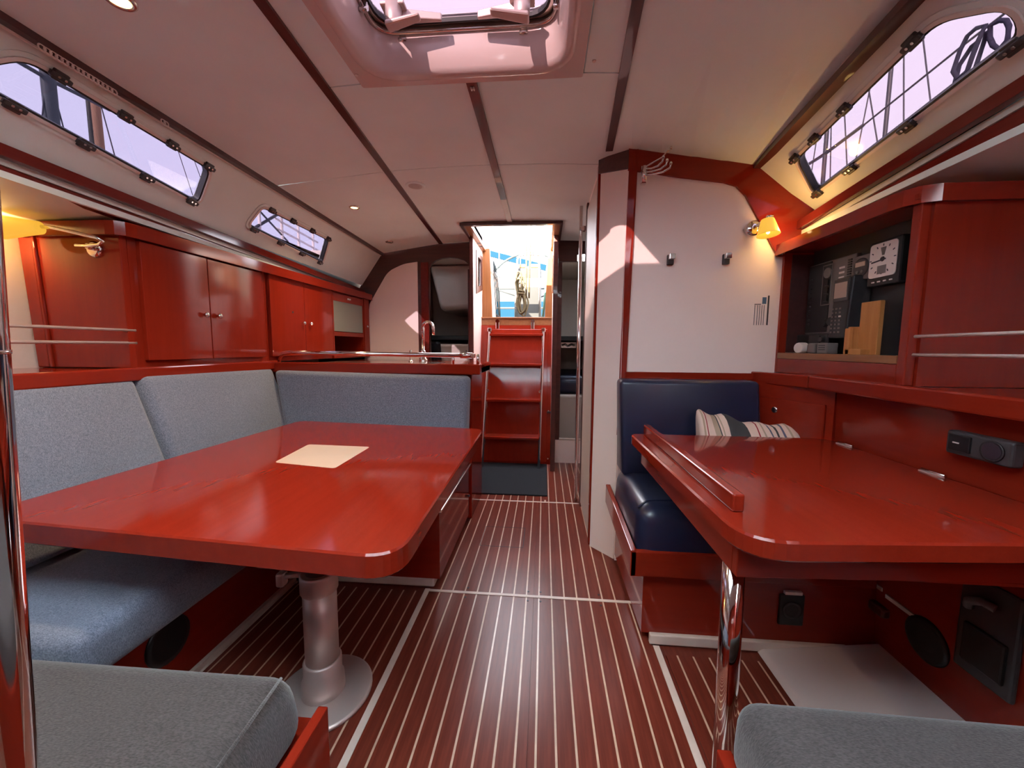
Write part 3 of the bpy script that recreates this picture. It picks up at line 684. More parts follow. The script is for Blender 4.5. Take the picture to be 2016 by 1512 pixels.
# glass-door unit with open niche
c3 = thing('galley_cabinet', 'narrow galley cabinet with a frosted glass flap over a dark niche', 'cabinet', (fx(2.95)-.2, 2.95, .906), 'upper cabinets on the left')
YE = 3.235
for nm, y0, y1, z0, z1, d0, d1 in (('back', 2.692, YE, .906, 1.395, -.42, -.38), ('side', 2.692, 2.705, .906, 1.395, -.38, .008), ('side', 3.13, YE, .906, 1.395, -.38, .008), ('mid_shelf', 2.705, 3.13, 1.07, 1.10, -.38, .008), ('top', 2.705, 3.13, 1.375, 1.395, -.38, -.0), ('bottom', 2.705, 3.13, .906, .93, -.38, .008)):
    face(MB(), y0, y1, z0, z1, d0, d1).build(nm, 'mahogz' if nm != 'back' else 'dark', c3)
fd = face(MB(), 2.705, 3.13, 1.325, 1.382, .0, .012, .002).build('flap_rail', 'mahog', c3)
MB().lathe([(.006, 0), (.006, .008)], (fx(2.90)+.012, 2.895, 1.355), (1, 0, 0), 10).lathe([(.006, 0), (.006, .008)], (fx(2.92)+.012, 2.92, 1.355), (1, 0, 0), 10).build('flap_catch', 'plate', fd)
face(MB(), 2.708, 3.127, 1.105, 1.325, .0, .006).build('glass_flap', 'frost', c3)
dr = face(MB(), 3.145, 3.228, .94, 1.385, .008, .016, .002).build('door', 'mahogz', c3)
knob((fx(3.17)+.016, 3.165, 1.16), dr, s=.8)
# cornice
co = thing('cabinet_cornice', 'glossy mahogany cornice running along the top of the left cabinets', 'trim', (-1.6, 2.3, 1.405))
MB().hexa([(-1.98, 1.33, 1.412), (-1.575, 1.33, 1.412), (fx(3.24)+.03, 3.24, 1.397), (-1.98, 3.24, 1.397)], [(-1.98, 1.33, 1.424), (-1.575, 1.33, 1.424), (fx(3.24)+.03, 3.24, 1.409), (-1.98, 3.24, 1.409)]).build('top_board', 'mahog', co)
lip = [( -1.97, 1.318), (-1.60, 1.318), (-1.57, 1.325), (-1.548, 1.345), (-1.540, 1.38)]
m = MB()
pts_o = lip+[(fx(3.24)+.040, 3.243)]
pts_i = [(x-.016 if k > 1 else x, y+.016 if k < 4 else y) for k, (x, y) in enumerate(pts_o)]
for k in range(len(pts_o)-1):
    a, bq = pts_o[k], pts_o[k+1]; ai, bi = pts_i[k], pts_i[k+1]
    za = 1.398 if a[1] < 3 else 1.385; zb = 1.398 if bq[1] < 3 else 1.385
    m.hexa([(*a, za), (*bq, zb), (*bi, zb), (*ai, za)], [(*a, za+.05), (*bq, zb+.05), (*bi, zb+.05), (*ai, za+.05)])
m.build('front_lip', 'mahog', co)

# ---- reading lamp on the cabinet end
rl = thing('reading_lamp', 'yellow glass reading lamp on a curved chrome arm, left cabinet end', 'lamp', (-1.66, 1.34, 1.36))
MB().lathe([(.030, 0), (.030, .008), (.022, .014)], (-1.675, 1.345, 1.35), (0, -1, 0), 20).lathe([(.012, 0), (.010, .022)], (-1.672, 1.335, 1.355), (0, -1, 0), 12).build('wall_plate', 'chrome', rl)
MB().tube([(-1.71, 1.31, 1.357), (-1.66, 1.31, 1.355), (-1.61, 1.305, 1.358), (-1.588, 1.298, 1.367), (-1.598, 1.29, 1.378), (-1.64, 1.285, 1.386), (-1.70, 1.28, 1.400), (-1.75, 1.275, 1.410), (-1.80, 1.27, 1.414)], .0065, 8).build('arm', 'chrome', rl)
# shade: truncated cone opening to the left
ax = V((-1, -.25, -.03)).normalized()
sd = MB().lathe([(.019, 0), (.022, .002), (.027, .035), (.040, .112), (.041, .115), (.038, .115), (.024, .035), (.008, .006)], (-1.787, 1.268, 1.408), ax, 28).build('shade', 'shade', rl)
l = bpy.data.lights.new('reading_lamp_bulb', 'POINT'); l.energy = .15; l.color = (1, .62, .22); l.shadow_soft_size = .02
lo = bpy.data.objects.new('reading_lamp_bulb', l); COL.objects.link(lo); lo.parent = rl; lo.location = V((-1.925, 1.21, 1.395))-V(rl.location)

# ---- galley partition, counter, rail, faucet
gp = thing('galley_unit', 'mahogany galley partition between the sofa and the companionway', 'partition', (-1, 2.3, 0))
MB().box(-1.56, -.43, 2.135, 2.16, 0, .85).build('front_panel', 'mahogx', gp)
MB().box(-.43, -.405, 2.128, 2.49, 0, .85, .004).build('end_panel', 'mahogz', gp)
MB().box(-1.90, -.44, 2.47, 2.49, 0, .86).build('inner_panel', 'mahogx', gp)
ct = thing('galley_counter', 'glossy mahogany edged galley counter behind the sofa', 'counter', (-1, 2.3, .85))
MB().plate(rpoly([(-1.56, 2.07), (-.345, 2.07), (-.345, 2.50), (-.50, 3.06), (-.66, 3.22), (-1.56, 3.22)], [.001, .02, .06, .1, .05, .001]), [], (0, 0, .852), X, Y, (0, 0, .03)).build('top', 'mahogx', ct)
m = MB()
m.box(-1.56, -.345, 2.065, 2.10, .846, .903, .006); m.box(-.372, -.345, 2.115, 2.50, .848, .903, .006)
m.build('edge_fiddle', 'mahogx', ct)
MB().box(-1.50, -.70, 2.30, 2.70, .882, .888, .003).build('sink_rim', 'steel', ct)
hrail = thing('counter_handrail', 'long polished steel handrail along the galley counter', 'handrail', (-1, 2.14, .9))
MB().tube([(-1.555, 2.14, .90), (-1.545, 2.14, .93), (-1.52, 2.14, .952), (-1.46, 2.14, .957), (-.385, 2.14, .948)], .0125, 12).build('rail', 'chrome', hrail)
MB().tube([(-.51, 2.14, .90), (-.51, 2.14, .945)], .007, 10).build('post', 'chrome', hrail)
MB().tube([(-.37, 2.14, .90), (-.37, 2.14, .957)], .009, 10).tube([(-.47, 2.14, .949), (-.40, 2.14, .949)], .0165, 10).build('end_post', 'chrome', hrail)
fa = thing('galley_faucet', 'tall chrome swan neck faucet at the galley sink', 'faucet', (-.815, 2.55, .882))
MB().lathe([(.028, 0), (.028, .03), (.020, .035), (.018, .08), (.014, .09)], (-.815, 2.55, .882), n=16).build('base', 'chrome', fa)
MB().tube([(-.815, 2.55, .97), (-.813, 2.55, 1.12)]+[p for p in arc((-.780, 2.55, 1.125), .036, math.pi, .1, 10, X, Z)]+[(-.742, 2.55, 1.10), (-.744, 2.55, 1.075)], .010, 12).build('spout', 'chrome', fa)
MB().tube([(-.815, 2.55, .93), (-.86, 2.545, .93), (-.90, 2.54, .928)], [.009, .013, .014], 12).build('lever', 'alu', fa)
tag(MB().lathe([(.016, 0), (.016, .012), (.008, .016), (.008, .05), (.010, .052), (.010, .085), (.004, .09)], (-.925, 2.62, .882), n=14).build('soap_pump', 'steel'), 'small steel pump beside the galley faucet', 'dispenser')

# ================================================================== DINING TABLE
dt = thing('dining_table', 'large glossy mahogany saloon table with a cream inlay', 'table', (-.627, .97, 0))
A_, B_, C_, D_ = (-.272, .672), (-.288, 1.826), (-1.29, 1.92), (-1.325, .748)
tp = rpoly([A_, B_, C_, D_], [.085, .05, .06, .05], 8)
def slab(loop, z0, z1, ch=.004):
    return loft_closed([scalep(loop, -ch), loop, loop, scalep(loop, -ch)], [z0, z0+ch, z1-ch, z1])
def loft_closed(loops, zs):
    m = MB(); bm = m.bm; rings = []
    for l, z in zip(loops, zs): rings.append([bm.verts.new((p[0], p[1], z)) for p in l])
    for A, B in zip(rings, rings[1:]):
        n = len(A)
        for k in range(n): bm.faces.new((A[k], A[(k+1) % n], B[(k+1) % n], B[k]))
    bm.faces.new(rings[0][::-1]); bm.faces.new(rings[-1])
    bmesh.ops.recalc_face_normals(bm, faces=bm.faces[:])
    return m
slab(tp, .548, .600).build('table_top', 'mahog', dt)
MB().plate(rpoly([(-.676, 1.172), (-.682, 1.443), (-.945, 1.453), (-.914, 1.212)], .015, 4), [], (0, 0, .5995), X, Y, (0, 0, .0012)).build('inlay', 'cream', dt)
pc = (-.618, .97)
MB().lathe([(.132, 0), (.132, .006), (.125, .010), (.060, .014)], (*pc, .003), n=48).build('base_plate', 'alu', dt)
for a in (.5, 2.1, 3.7, 5.3):
    MB().lathe([(.009, 0), (.009, .002)], (pc[0]+.105*math.cos(a), pc[1]+.105*math.sin(a), .0115), n=12).build('bolt_hole', 'needle', dt)
MB().lathe([(.058, 0), (.056, .04), (.051, .05), (.051, .095), (.047, .10)], (*pc, .014), n=32).build('base_collar', 'alu', dt)
MB().lathe([(.044, 0), (.044, .24)], (*pc, .10), n=32).build('column', 'alu', dt)
MB().lathe([(.047, 0), (.049, .004), (.049, .05), (.046, .055)], (*pc, .318), n=32).build('top_collar', 'alu', dt)
MB().lathe([(.034, 0), (.034, .177)], (*pc, .371), n=24).build('inner_column', 'steel', dt)
lv = MB().tube([(pc[0]-.045, pc[1]-.01, .366), (pc[0]-.085, pc[1]-.02, .366)], .008, 10).build('clamp', 'alu', dt)
MB().box(pc[0]-.105, pc[0]-.083, pc[1]-.035, pc[1]-.008, .338, .378, .006).build('clamp_lever', 'alu', lv)
MB().box(-.85, -.40, .80, 1.75, .530, .548).build('table_frame', 'batten', dt)

# ================================================================== CHROME POSTS
pp = thing('grab_post', 'polished chrome post at the left edge of the picture, nearest the camera', 'post', (-.389, .2, 0))
px = lambda z: .4*(-.888+.0575*(1+(z-1)/.4))
MB().tube([(px(z), .2, z) for z in (.0, .4, .8, 1.2, 1.845)], .0124, 32).build('tube', 'chrome', pp)
MB().tube([(px(.994), .2, .994), (px(.9965), .2, .9965)], .0128, 32).build('joint_ring', 'steel', pp)
MB().lathe([(.030, 0), (.030, .004), (.016, .012)], (px(0), .2, .0005), n=24).build('foot_flange', 'chrome', pp)
gp2 = thing('grab_pole', 'slim chrome grab pole at the corner of the washroom passage', 'pole', (.215, 2.45, 0))
MB().tube([(.220, 2.45, .0), (.212, 2.45, 1.85)], .011, 14).build('tube', 'chrome', gp2)
MB().box(.205, .258, 2.435, 2.465, 1.70, 1.735, .01, 3).build('bracket', 'chrome', gp2)

# ================================================================== RIGHT SIDE
# ---- lower hull moulding, fascia and shelf
struct(MB().hexa([(.715, .3, .0), (1.12, .3, .0), (1.12, 1.25, .0), (.715, 1.25, .0)], [(.735, .3, .012), (1.12, .3, .06), (1.12, 1.25, .06), (.735, 1.25, .012)], .006).build('floor_hull_moulding', 'gel'), 'white moulded hull bottom beside the sole under the chart table')
fs = struct(MB().hexa([(1.09, YB, 0), (1.12, YB, 0), (1.12, 1.76, 0), (1.09, 1.76, 0)], [(1.045, YB, .87), (1.08, YB, .87), (1.08, 1.76, .87), (1.045, 1.76, .87)]).build('wall_right_fascia', 'mahog'), 'mahogany side panel below the right shelf')
Pf, Qf = V((.890, 1.757, 0)), V((1.040, 1.455, 0)); tf = (Qf-Pf); nf = V((-tf.y, tf.x, 0)).normalized()
if nf.x > 0: nf = -nf
def fslab(t0, t1, z0, z1, d0, d1, bev=0):
    a, b = Pf+tf*t0, Pf+tf*t1; q = lambda P, d, z: P+nf*d+V((0, 0, z))
    return MB().hexa([q(a, d0, z0), q(b, d0, z0), q(b, d1, z0), q(a, d1, z0)], [q(a, d0, z1), q(b, d0, z1), q(b, d1, z1), q(a, d1, z1)], bev)
fs = struct(fslab(0, 1, .26, .865, -.02, 0).build('wall_right_corner', 'mahog'), 'angled mahogany panel beside the navigation seat')
dw = fslab(.04, .93, .60, .797, 0, .012, .003).build('drawer_front', 'mahog', fs)
MB().lathe([(.012, 0), (.012, .004), (.008, .005)], Pf+tf*.40+nf*.012+V((0, 0, .752)), nf, 18).build('ring_pull', 'chrome', dw)
sh = thing('side_shelf', 'mahogany shelf edge running along the right side above the chart table', 'shelf', (1.2, .8, .86))
MB().box(1.0, 1.52, YB, 1.755, .880, .897).build('board', 'mahog', sh)
MB().box(.985, 1.015, YB, 1.52, .852, .900, .006).build('front_lip', 'mahog', sh)
MB().hexa([(.90, 1.756, .852), (.985, 1.52, .852), (1.015, 1.52, .852), (.95, 1.756, .852)], [(.90, 1.756, .900), (.985, 1.52, .900), (1.015, 1.52, .900), (.95, 1.756, .900)], .004).build('front_lip', 'mahog', sh)
MB().hexa([(.93, 1.756, .880), (1.0, 1.52, .880), (1.005, 1.52, .880), (1.005, 1.756, .880)], [(.93, 1.756, .897), (1.0, 1.52, .897), (1.005, 1.52, .897), (1.005, 1.756, .897)]).build('board_corner', 'mahog', sh)
# ---- electronics cabinet
ec = thing('instrument_cabinet', 'open mahogany instrument cabinet above the right shelf', 'cabinet', (1.1, 1.45, .898))
MB().box(1.0, 1.03, 1.745, 1.76, .898, 1.39).build('aft_stile', 'mahogz', ec)
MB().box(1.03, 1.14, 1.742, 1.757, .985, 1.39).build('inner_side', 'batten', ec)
MB().box(1.0, 1.026, 1.155, 1.182, .898, 1.392, .003).build('stile', 'mahogz', ec)
MB().box(1.0, 1.02, 1.182, 1.745, .898, .958, .002).build('lower_panel', 'mahog', ec)
MB().box(.998, 1.022, 1.182, 1.745, .958, .982, .002).build('shelf_edge', 'honeyy', ec)
MB().box(1.022, 1.14, 1.182, 1.745, .958, .980).build('shelf', 'honeyy', ec)
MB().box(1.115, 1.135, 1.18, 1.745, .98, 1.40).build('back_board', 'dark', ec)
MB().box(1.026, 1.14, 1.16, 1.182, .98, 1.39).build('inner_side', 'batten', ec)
MB().hexa([(1.026, 1.148, .898), (1.45, 1.148, .898), (1.45, 1.165, .898), (1.026, 1.165, .898)], [(1.026, 1.148, 1.395), (1.50, 1.148, 1.395), (1.50, 1.165, 1.395), (1.026, 1.165, 1.395)]).build('end_panel', 'mahogz', ec)
MB().hexa([(1.325, 1.132, .898), (1.34, 1.132, .898), (1.34, 1.148, .898), (1.325, 1.148, .898)], [(1.37, 1.132, 1.395), (1.385, 1.132, 1.395), (1.385, 1.148, 1.395), (1.37, 1.148, 1.395)], .003).build('moulding', 'mahogz', ec)
m = MB()
po = [(.965, 1.755), (.965, 1.22), (.972, 1.18), (.992, 1.15), (1.03, 1.135), (1.50, 1.13)]
pi = [(.985, 1.755), (.985, 1.22), (.990, 1.195), (1.003, 1.175), (1.035, 1.155), (1.50, 1.15)]
for k in range(len(po)-1):
    m.hexa([(*po[k], 1.388), (*po[k+1], 1.388), (*pi[k+1], 1.388), (*pi[k], 1.388)], [(*po[k], 1.432), (*po[k+1], 1.432), (*pi[k+1], 1.432), (*pi[k], 1.432)])
m.build('cornice', 'mahog', ec)
MB().box(.985, 1.5, 1.15, 1.755, 1.398, 1.412).build('top_board', 'mahog', ec)
for z, lab in ((1.035, 'upper bright fiddle rail across the right shelf'), (.985, 'lower bright fiddle rail across the right shelf')):  # chrome rods in off-white; their bright reflection is put into the colour
    tag(MB().tube([(1.01, 1.146, z), (1.005, .6, z+.004), (1.0, YB, z+.005)], .0045, 8).build('shelf_rail', 'plate'), lab, 'rail', 'fiddle rails of the right shelf')

# ---- instruments
def rect(x, y0, y1, z0, z1, d=.01): return MB().box(x-d, x, y0, y1, z0, z1)
ep = thing('electrical_console', 'grey electrical switch panel with fuses in the instrument cabinet', 'panel', (1.112, 1.62, 1.06))
MB().box(1.098, 1.115, 1.495, 1.738, 1.06, 1.340, .004).build('plate', 'greyp', ep)
MB().box(1.095, 1.099, 1.61, 1.732, 1.066, 1.335).build('left_field', 'dark', ep)
for k in range(12):
    rect(1.098, 1.512, 1.528, 1.225-.0+.0085*k, 1.230+.0085*k, .004).build('breaker', 'black', ep)
for k in range(11):
    MB().lathe([(.004, 0), (.003, .006)], (1.095, 1.712, 1.10+.018*k), (-1, 0, 0), 8).build('fuse_knob', 'clip', ep)
    if k < 10: rect(1.099, 1.545, 1.570, 1.135+.018*k, 1.142+.018*k, .003).build('label_strip', 'plate', ep)
MB().plate([(1.600, 1.17), (1.650, 1.17), (1.650, 1.325), (1.600, 1.325)], [[(1.603, 1.173), (1.647, 1.173), (1.647, 1.322), (1.603, 1.322)]], (1.094, 0, 0), Y, Z, (-.002, 0, 0)).build('field_border', 'greyp', ep)
MB().lathe([(.020, 0), (.020, .003), (.017, .0035)], (1.094, 1.624, 1.293), (-1, 0, 0), 20).build('meter', 'greyp', ep)
for k in range(3): rect(1.096, 1.614, 1.636, 1.185+.03*k, 1.207+.03*k, .007).build('rocker_switch', 'black', ep)
MB().lathe([(.018, 0), (.015, .012)], (1.098, 1.585, 1.105), (-1, 0, 0), 14).lathe([(.018, 0), (.015, .012)], (1.098, 1.62, 1.10), (-1, 0, 0), 14).build('rotary_switch', 'black', ep)
rp = thing('radio_set', 'black marine radio set below the switch panel', 'radio', (1.09, 1.64, 1.0))
MB().box(1.07, 1.114, 1.56, 1.742, 1.012, 1.058, .004).build('case', 'black', rp)
MB().box(1.066, 1.071, 1.60, 1.66, 1.02, 1.05, .001).build('display', 'dark', rp)
MB().box(1.066, 1.07, 1.665, 1.735, 1.014, 1.017).build('trim_line', 'steel', rp)
MB().lathe([(.011, 0), (.009, .012)], (1.07, 1.585, 1.036), (-1, 0, 0), 16).build('dial_knob', 'clip', rp)
# small gauge
sg = thing('log_gauge', 'small grey round display gauge beside the switch panel', 'gauge', (1.1, 1.455, 1.24))
MB().box(1.085, 1.115, 1.418, 1.488, 1.238, 1.322, .004).build('case', 'greyp', sg)
MB().lathe([(.032, 0), (.032, .002), (.027, .003)], (1.085, 1.453, 1.28), (-1, 0, 0), 28).build('bezel', 'clip', sg)
rect(1.083, 1.433, 1.473, 1.283, 1.298, .003).build('display', 'lcd', sg)
for y in (1.443, 1.463): MB().lathe([(.006, 0), (.005, .003)], (1.082, y, 1.265), (-1, 0, 0), 10).build('button', 'greyp', sg)
wg = thing('wind_gauge', 'square wind gauge with a pale dial and dark needle', 'gauge', (1.1, 1.36, 1.2))
MB().box(1.078, 1.115, 1.297, 1.416, 1.205, 1.350, .006).build('case', 'black', wg)
MB().plate(rpoly([(1.308, 1.232), (1.408, 1.232), (1.408, 1.340), (1.308, 1.340)], .012), [], (1.0785, 0, 0), Y, Z, (-.003, 0, 0)).build('dial', 'dial', wg)
gc = V((1.0755, 1.358, 1.288))
for k in range(12):
    a = math.pi*2*k/12; d = V((0, math.cos(a), math.sin(a)))
    MB().bar(gc+d*.041, gc+d*.048, .003, .0015, (1, 0, 0)).build('tick', 'needle', wg)
MB().bar(gc+V((-.001, .04, -.006)), gc+V((-.001, -.012, -.001)), .004, .002, (1, 0, 0)).lathe([(.008, 0), (.006, .003)], gc, (-1, 0, 0), 14).build('needle', 'needle', wg)
MB().plate([(1.352, 1.3), (1.36, 1.3), (1.367, 1.325), (1.347, 1.325)], [], (1.0755, 0, 0), Y, Z, (-.001, 0, 0)).build('bow_mark', 'greyp', wg)
rect(1.0755, 1.342, 1.374, 1.242, 1.268, .001).build('display', 'greyp', wg)
for k in range(4): rect(1.078, 1.318+.022*k, 1.328+.022*k, 1.216, 1.220, .002).build('button', 'plate', wg)
hh = thing('handheld_radio', 'black handheld radio with a small screen and keypad', 'radio', (1.07, 1.5, 1.04))
MB().hexa([(1.06, 1.465, 1.04), (1.112, 1.44, 1.04), (1.112, 1.545, 1.04), (1.06, 1.548, 1.04)], [(1.06, 1.45, 1.255), (1.112, 1.43, 1.255), (1.112, 1.525, 1.255), (1.06, 1.530, 1.255)], .005).build('case', 'black', hh)
MB().box(1.054, 1.061, 1.458, 1.530, 1.170, 1.25, .003).build('screen_bezel', 'clip', hh)
rect(1.0545, 1.465, 1.522, 1.182, 1.236, .002).build('screen', 'lcd', hh)
kb = None
for r_ in range(7):
    for c__ in range(3):
        rect(1.061, 1.490+.018*c__, 1.500+.018*c__, 1.058+.014*r_, 1.064+.014*r_, .003).build('key', 'greyp' if (r_, c__) != (4, 0) else 'plate', hh)
wh = thing('wooden_holder', 'honey coloured wooden holder standing on the instrument shelf', 'holder', (1.07, 1.38, .98))
MB().box(1.060, 1.075, 1.33, 1.405, .981, 1.155, .002).build('back_plate', 'holder', wh)
MB().box(1.035, 1.075, 1.405, 1.418, .981, 1.075, .002).build('side_lip', 'holder', wh)
MB().box(1.03, 1.075, 1.352, 1.418, .981, 1.0, .002).build('bottom_lip', 'holder', wh)
MB().box(1.03, 1.04, 1.400, 1.425, .981, 1.07, .002).build('front_strip', 'holder', wh)
t_ = thing('plug_adapter', 'round grey plug adapter lying on the instrument shelf', 'adapter', (1.05, 1.66, .98))
MB().lathe([(.020, 0), (.022, .006), (.022, .03), (.015, .04)], (1.03, 1.665, 1.003), (1, .2, 0), 20).build('body', 'plate', t_)
MB().box(1.05, 1.085, 1.60, 1.645, .981, 1.022, .008, 3).build('block', 'greyp', t_)
t_ = thing('small_device', 'small grey device with a slotted front on the instrument shelf', 'device', (1.06, 1.56, .98))
MB().box(1.045, 1.085, 1.525, 1.578, .981, 1.022, .003).build('case', 'greyp', t_)
for k in range(3): rect(1.045, 1.535, 1.568, .995+.008*k, .998+.008*k, .001).build('slot', 'black', t_)

# ---- washroom bulkhead fittings
for x, lab in ((.536, 'left of the two small square hooks, in the sunlit patch'), (.766, 'right of the two small square hooks on the white bulkhead')):
    t_ = thing('wall_hook', lab, 'hook', (x, 1.75, 1.36), 'square hooks on the white bulkhead')
    MB().box(x-.013, x+.013, 1.742, 1.76, 1.355, 1.398, .003).build('plate', 'clip', t_)
    MB().box(x-.011, x+.014, 1.725, 1.745, 1.375, 1.399, .003).build('nose', 'chrome', t_)
t_ = thing('coat_rack', 'chrome folding coat rack with several hooked arms', 'coat rack', (.40, 1.74, 1.69))
MB().box(.394, .419, 1.726, 1.748, 1.685, 1.757, .004).build('mount', 'chrome', t_)
MB().tube([(.406, 1.722, 1.69), (.406, 1.722, 1.752)], .010, 10).build('barrel', 'chrome', t_)
for k, (dx, dz) in enumerate(((.075, .00), (.060, .012), (.045, .024))):
    z = 1.715-.0+dz
    MB().tube([(.412, 1.715, z), (.43, 1.700, z-.006), (.412+dx*.7, 1.66, z-.014), (.412+dx, 1.648, z-.004), (.414+dx, 1.646, z+.012)], .0038, 8).lathe([(.005, -.004), (.006, 0), (.004, .005)], (.414+dx, 1.646, z+.012), Z, 8).build('arm', 'chrome', t_)
MB().tube([(.412, 1.718, 1.750), (.43, 1.71, 1.757), (.47, 1.70, 1.775), (.49, 1.695, 1.798), (.50, 1.69, 1.805)], .0032, 8).lathe([(.005, -.004), (.006, 0), (.004, .005)], (.50, 1.69, 1.806), Z, 8).build('raised_arm', 'chrome', t_)
wlmp = thing('wall_lamp', 'round chrome wall lamp with a small lit yellow glass shade', 'lamp', (.87, 1.74, 1.46))
MB().lathe([(.034, 0), (.034, .006), (.026, .016), (.010, .020)], (.868, 1.752, 1.500), (0, -1, 0), 24).build('wall_plate', 'chrome', wlmp)
MB().tube([(.868, 1.735, 1.500), (.872, 1.70, 1.506), (.890, 1.68, 1.522)], .008, 10).lathe([(.009, 0), (.009, .02)], (.884, 1.68, 1.523), (1, 0, .1), 10).build('arm', 'chrome', wlmp)
MB().lathe([(.022, 0), (.024, -.004), (.040, -.060), (.041, -.064), (.038, -.064), (.021, -.006)], (.886, 1.68, 1.516), (-.05, .12, 1), 28).build('shade', 'shade', wlmp)
MB().lathe([(.006, 0), (.009, -.012), (.006, -.03), (.001, -.034)], (.887, 1.672, 1.490), Z, 12).build('bulb', 'bulb', wlmp)
l = bpy.data.lights.new('wall_lamp_bulb', 'POINT'); l.energy = .10; l.color = (1, .60, .20); l.shadow_soft_size = .02
lo = bpy.data.objects.new('wall_lamp_bulb', l); COL.objects.link(lo); lo.parent = wlmp; lo.location = V((.945, 1.645, 1.475))-V(wlmp.location)
st = thing('label_sticker', 'small printed label turned sideways at the right of the white bulkhead', 'sticker', (.92, 1.759, 1.09))
for k, x in enumerate((.900, .911, .920, .929, .938)):
    MB().box(x, x+.0022, 1.7585, 1.7602, 1.10, 1.185).build('text_line', 'greyp', st)
MB().box(.952, .958, 1.7585, 1.7602, 1.10, 1.225).build('title_line', 'ink', st)
MB().box(.930, .946, 1.7585, 1.7602, 1.19, 1.218).build('emblem', 'blueink', st)
MB().box(.899, .925, 1.7585, 1.7602, 1.187, 1.190).build('text_line', 'ink', st)

# ---- navigation seat
nb = thing('navigation_seat_base', 'mahogany base of the navigation seat', 'bench', (.6, 1.5, 0))
MB().box(.345, 1.09, 1.262, 1.76, .03, .25).build('body', 'mahogx', nb)
MB().box(.37, 1.0, 1.245, 1.262, 0.0, .035, .004).build('kick_strip', 'edging', nb)
MB().hexa([(.293, 1.228, .250), (1.05, 1.228, .250), (1.05, 1.25, .250), (.293, 1.25, .250)], [(.293, 1.228, .335), (1.05, 1.228, .335), (1.05, 1.25, .335), (.293, 1.25, .335)], .003).build('front_rail', 'mahogx', nb)
MB().hexa([(.293, 1.228, .250), (.313, 1.228, .250), (.318, 1.78, .275), (.298, 1.78, .275)], [(.293, 1.228, .338), (.313, 1.228, .338), (.318, 1.78, .362), (.298, 1.78, .362)], .003).build('side_rail', 'mahog', nb)
MB().box(.313, 1.05, 1.25, 1.755, .25, .262).build('seat_board', 'mahogx', nb)
sc_ = MB().hexa([(.312, 1.235, .275), (1.0, 1.235, .275), (1.0, 1.70, .275), (.312, 1.70, .275)], [(.322, 1.255, .475), (1.0, 1.255, .475), (1.0, 1.70, .478), (.325, 1.70, .478)], .055, 6).build('seat_cushion', 'navy', smooth=True)
tag(sc_, 'dark navy leather seat cushion at the navigation station', 'cushion')
welt('welt', [(.327, 1.30, .455), (.36, 1.315, .4755), (.46, 1.32, .4785), (.62, 1.32, .479)], sc_, 'navy', .004)
cushion('back_cushion', [(.335, 1.60, .46), (.90, 1.60, .46), (.90, 1.74, .46), (.335, 1.74, .46)], [(.322, 1.645, .865), (.885, 1.645, .865), (.885, 1.745, .865), (.322, 1.745, .865)], 'navy', 'dark navy leather backrest against the white bulkhead', .02)
# socket and labels on the seat base and hull side
t_ = thing('wall_socket', 'black socket with a white label under the chart table', 'socket', (.82, 1.26, .1))
MB().box(.782, .858, 1.252, 1.262, .095, .20, .003).build('plate', 'black', t_)
MB().lathe([(.028, 0), (.030, .004), (.022, .004), (.020, .001)], (.82, 1.252, .15), (0, -1, 0), 20).build('socket', 'dark', t_)
MB().box(.795, .848, 1.250, 1.261, .202, .212).build('label_plate', 'plate', t_)
for y0, y1, z, lab in ((1.24, 1.31, .245, 'shorter white label strip on the hull side under the chart table'), (1.115, 1.225, .235, 'longer white label strip on the hull side under the chart table')):
    tag(MB().hexa([(1.074, y0, z-.008), (1.08, y0, z-.008), (1.08, y1, z-.008), (1.074, y1, z-.008)], [(1.073, y0, z+.004), (1.079, y0, z+.004), (1.079, y1, z+.004), (1.073, y1, z+.004)]).build('label_strip', 'plate'), lab, 'label', 'white label strips under the chart table')
for y, lab in ((1.345, 'dull red switch under the chart table, nearer the seat base'), (1.245, 'dull red switch under the chart table, nearer the round speaker')):
    tag(MB().box(1.058, 1.082, y-.035, y+.022, .165, .195, .006).build('switch', 'lintel'), lab, 'switch', 'switches under the chart table')
t_ = thing('speaker', 'black round speaker on the hull side under the chart table', 'speaker', (1.08, 1.10, .12))
MB().lathe([(.062, 0), (.062, .006), (.052, .010), (.03, .006)], (1.082, 1.095, .19), (-1, 0, -.05), 28, 1.0).build('grille', 'black', t_)
t_ = thing('socket_panel', 'dark grey panel with a connector low at the right', 'socket', (1.08, .95, .2))
MB().box(1.060, 1.074, .885, 1.01, .20, .45, .006).build('plate', 'clip', t_)
MB().box(1.052, 1.062, .90, .99, .23, .33, .006).build('socket', 'black', t_)
MB().tube([(1.055, .93, .40), (1.045, .95, .405), (1.045, .975, .39), (1.055, .985, .37)], .010, 8).build('connector', 'greyp', t_)

# ---- chart table
cht = thing('chart_table', 'glossy mahogany chart table with a raised fiddle and chrome leg', 'table', (.7, 1.08, 0))
ctp = rpoly([(.335, 1.49), (.352, .66), (1.045, .716), (1.045, 1.49)], [.03, .09, .002, .002], 8)
slab(ctp, .632, .670).build('table_top', 'mahog', cht)
MB().hexa([(.375, .735, .560), (1.04, .770, .560), (1.04, .79, .560), (.375, .755, .560)], [(.375, .735, .632), (1.04, .770, .632), (1.04, .79, .632), (.375, .755, .632)], .002).build('front_apron', 'mahogx', cht)
MB().box(.375, .395, .755, 1.47, .560, .632, .002).build('side_apron', 'mahog', cht)
MB().box(.40, 1.04, .76, 1.47, .556, .562).build('tray_bottom', 'mahog', cht)
MB().box(.383, .407, .782, 1.485, .670, .708, .005, 3).build('fiddle', 'mahog', cht)
MB().tube([(.408, .80, .0), (.402, .80, .56)], .0215, 24).build('leg', 'chrome', cht)
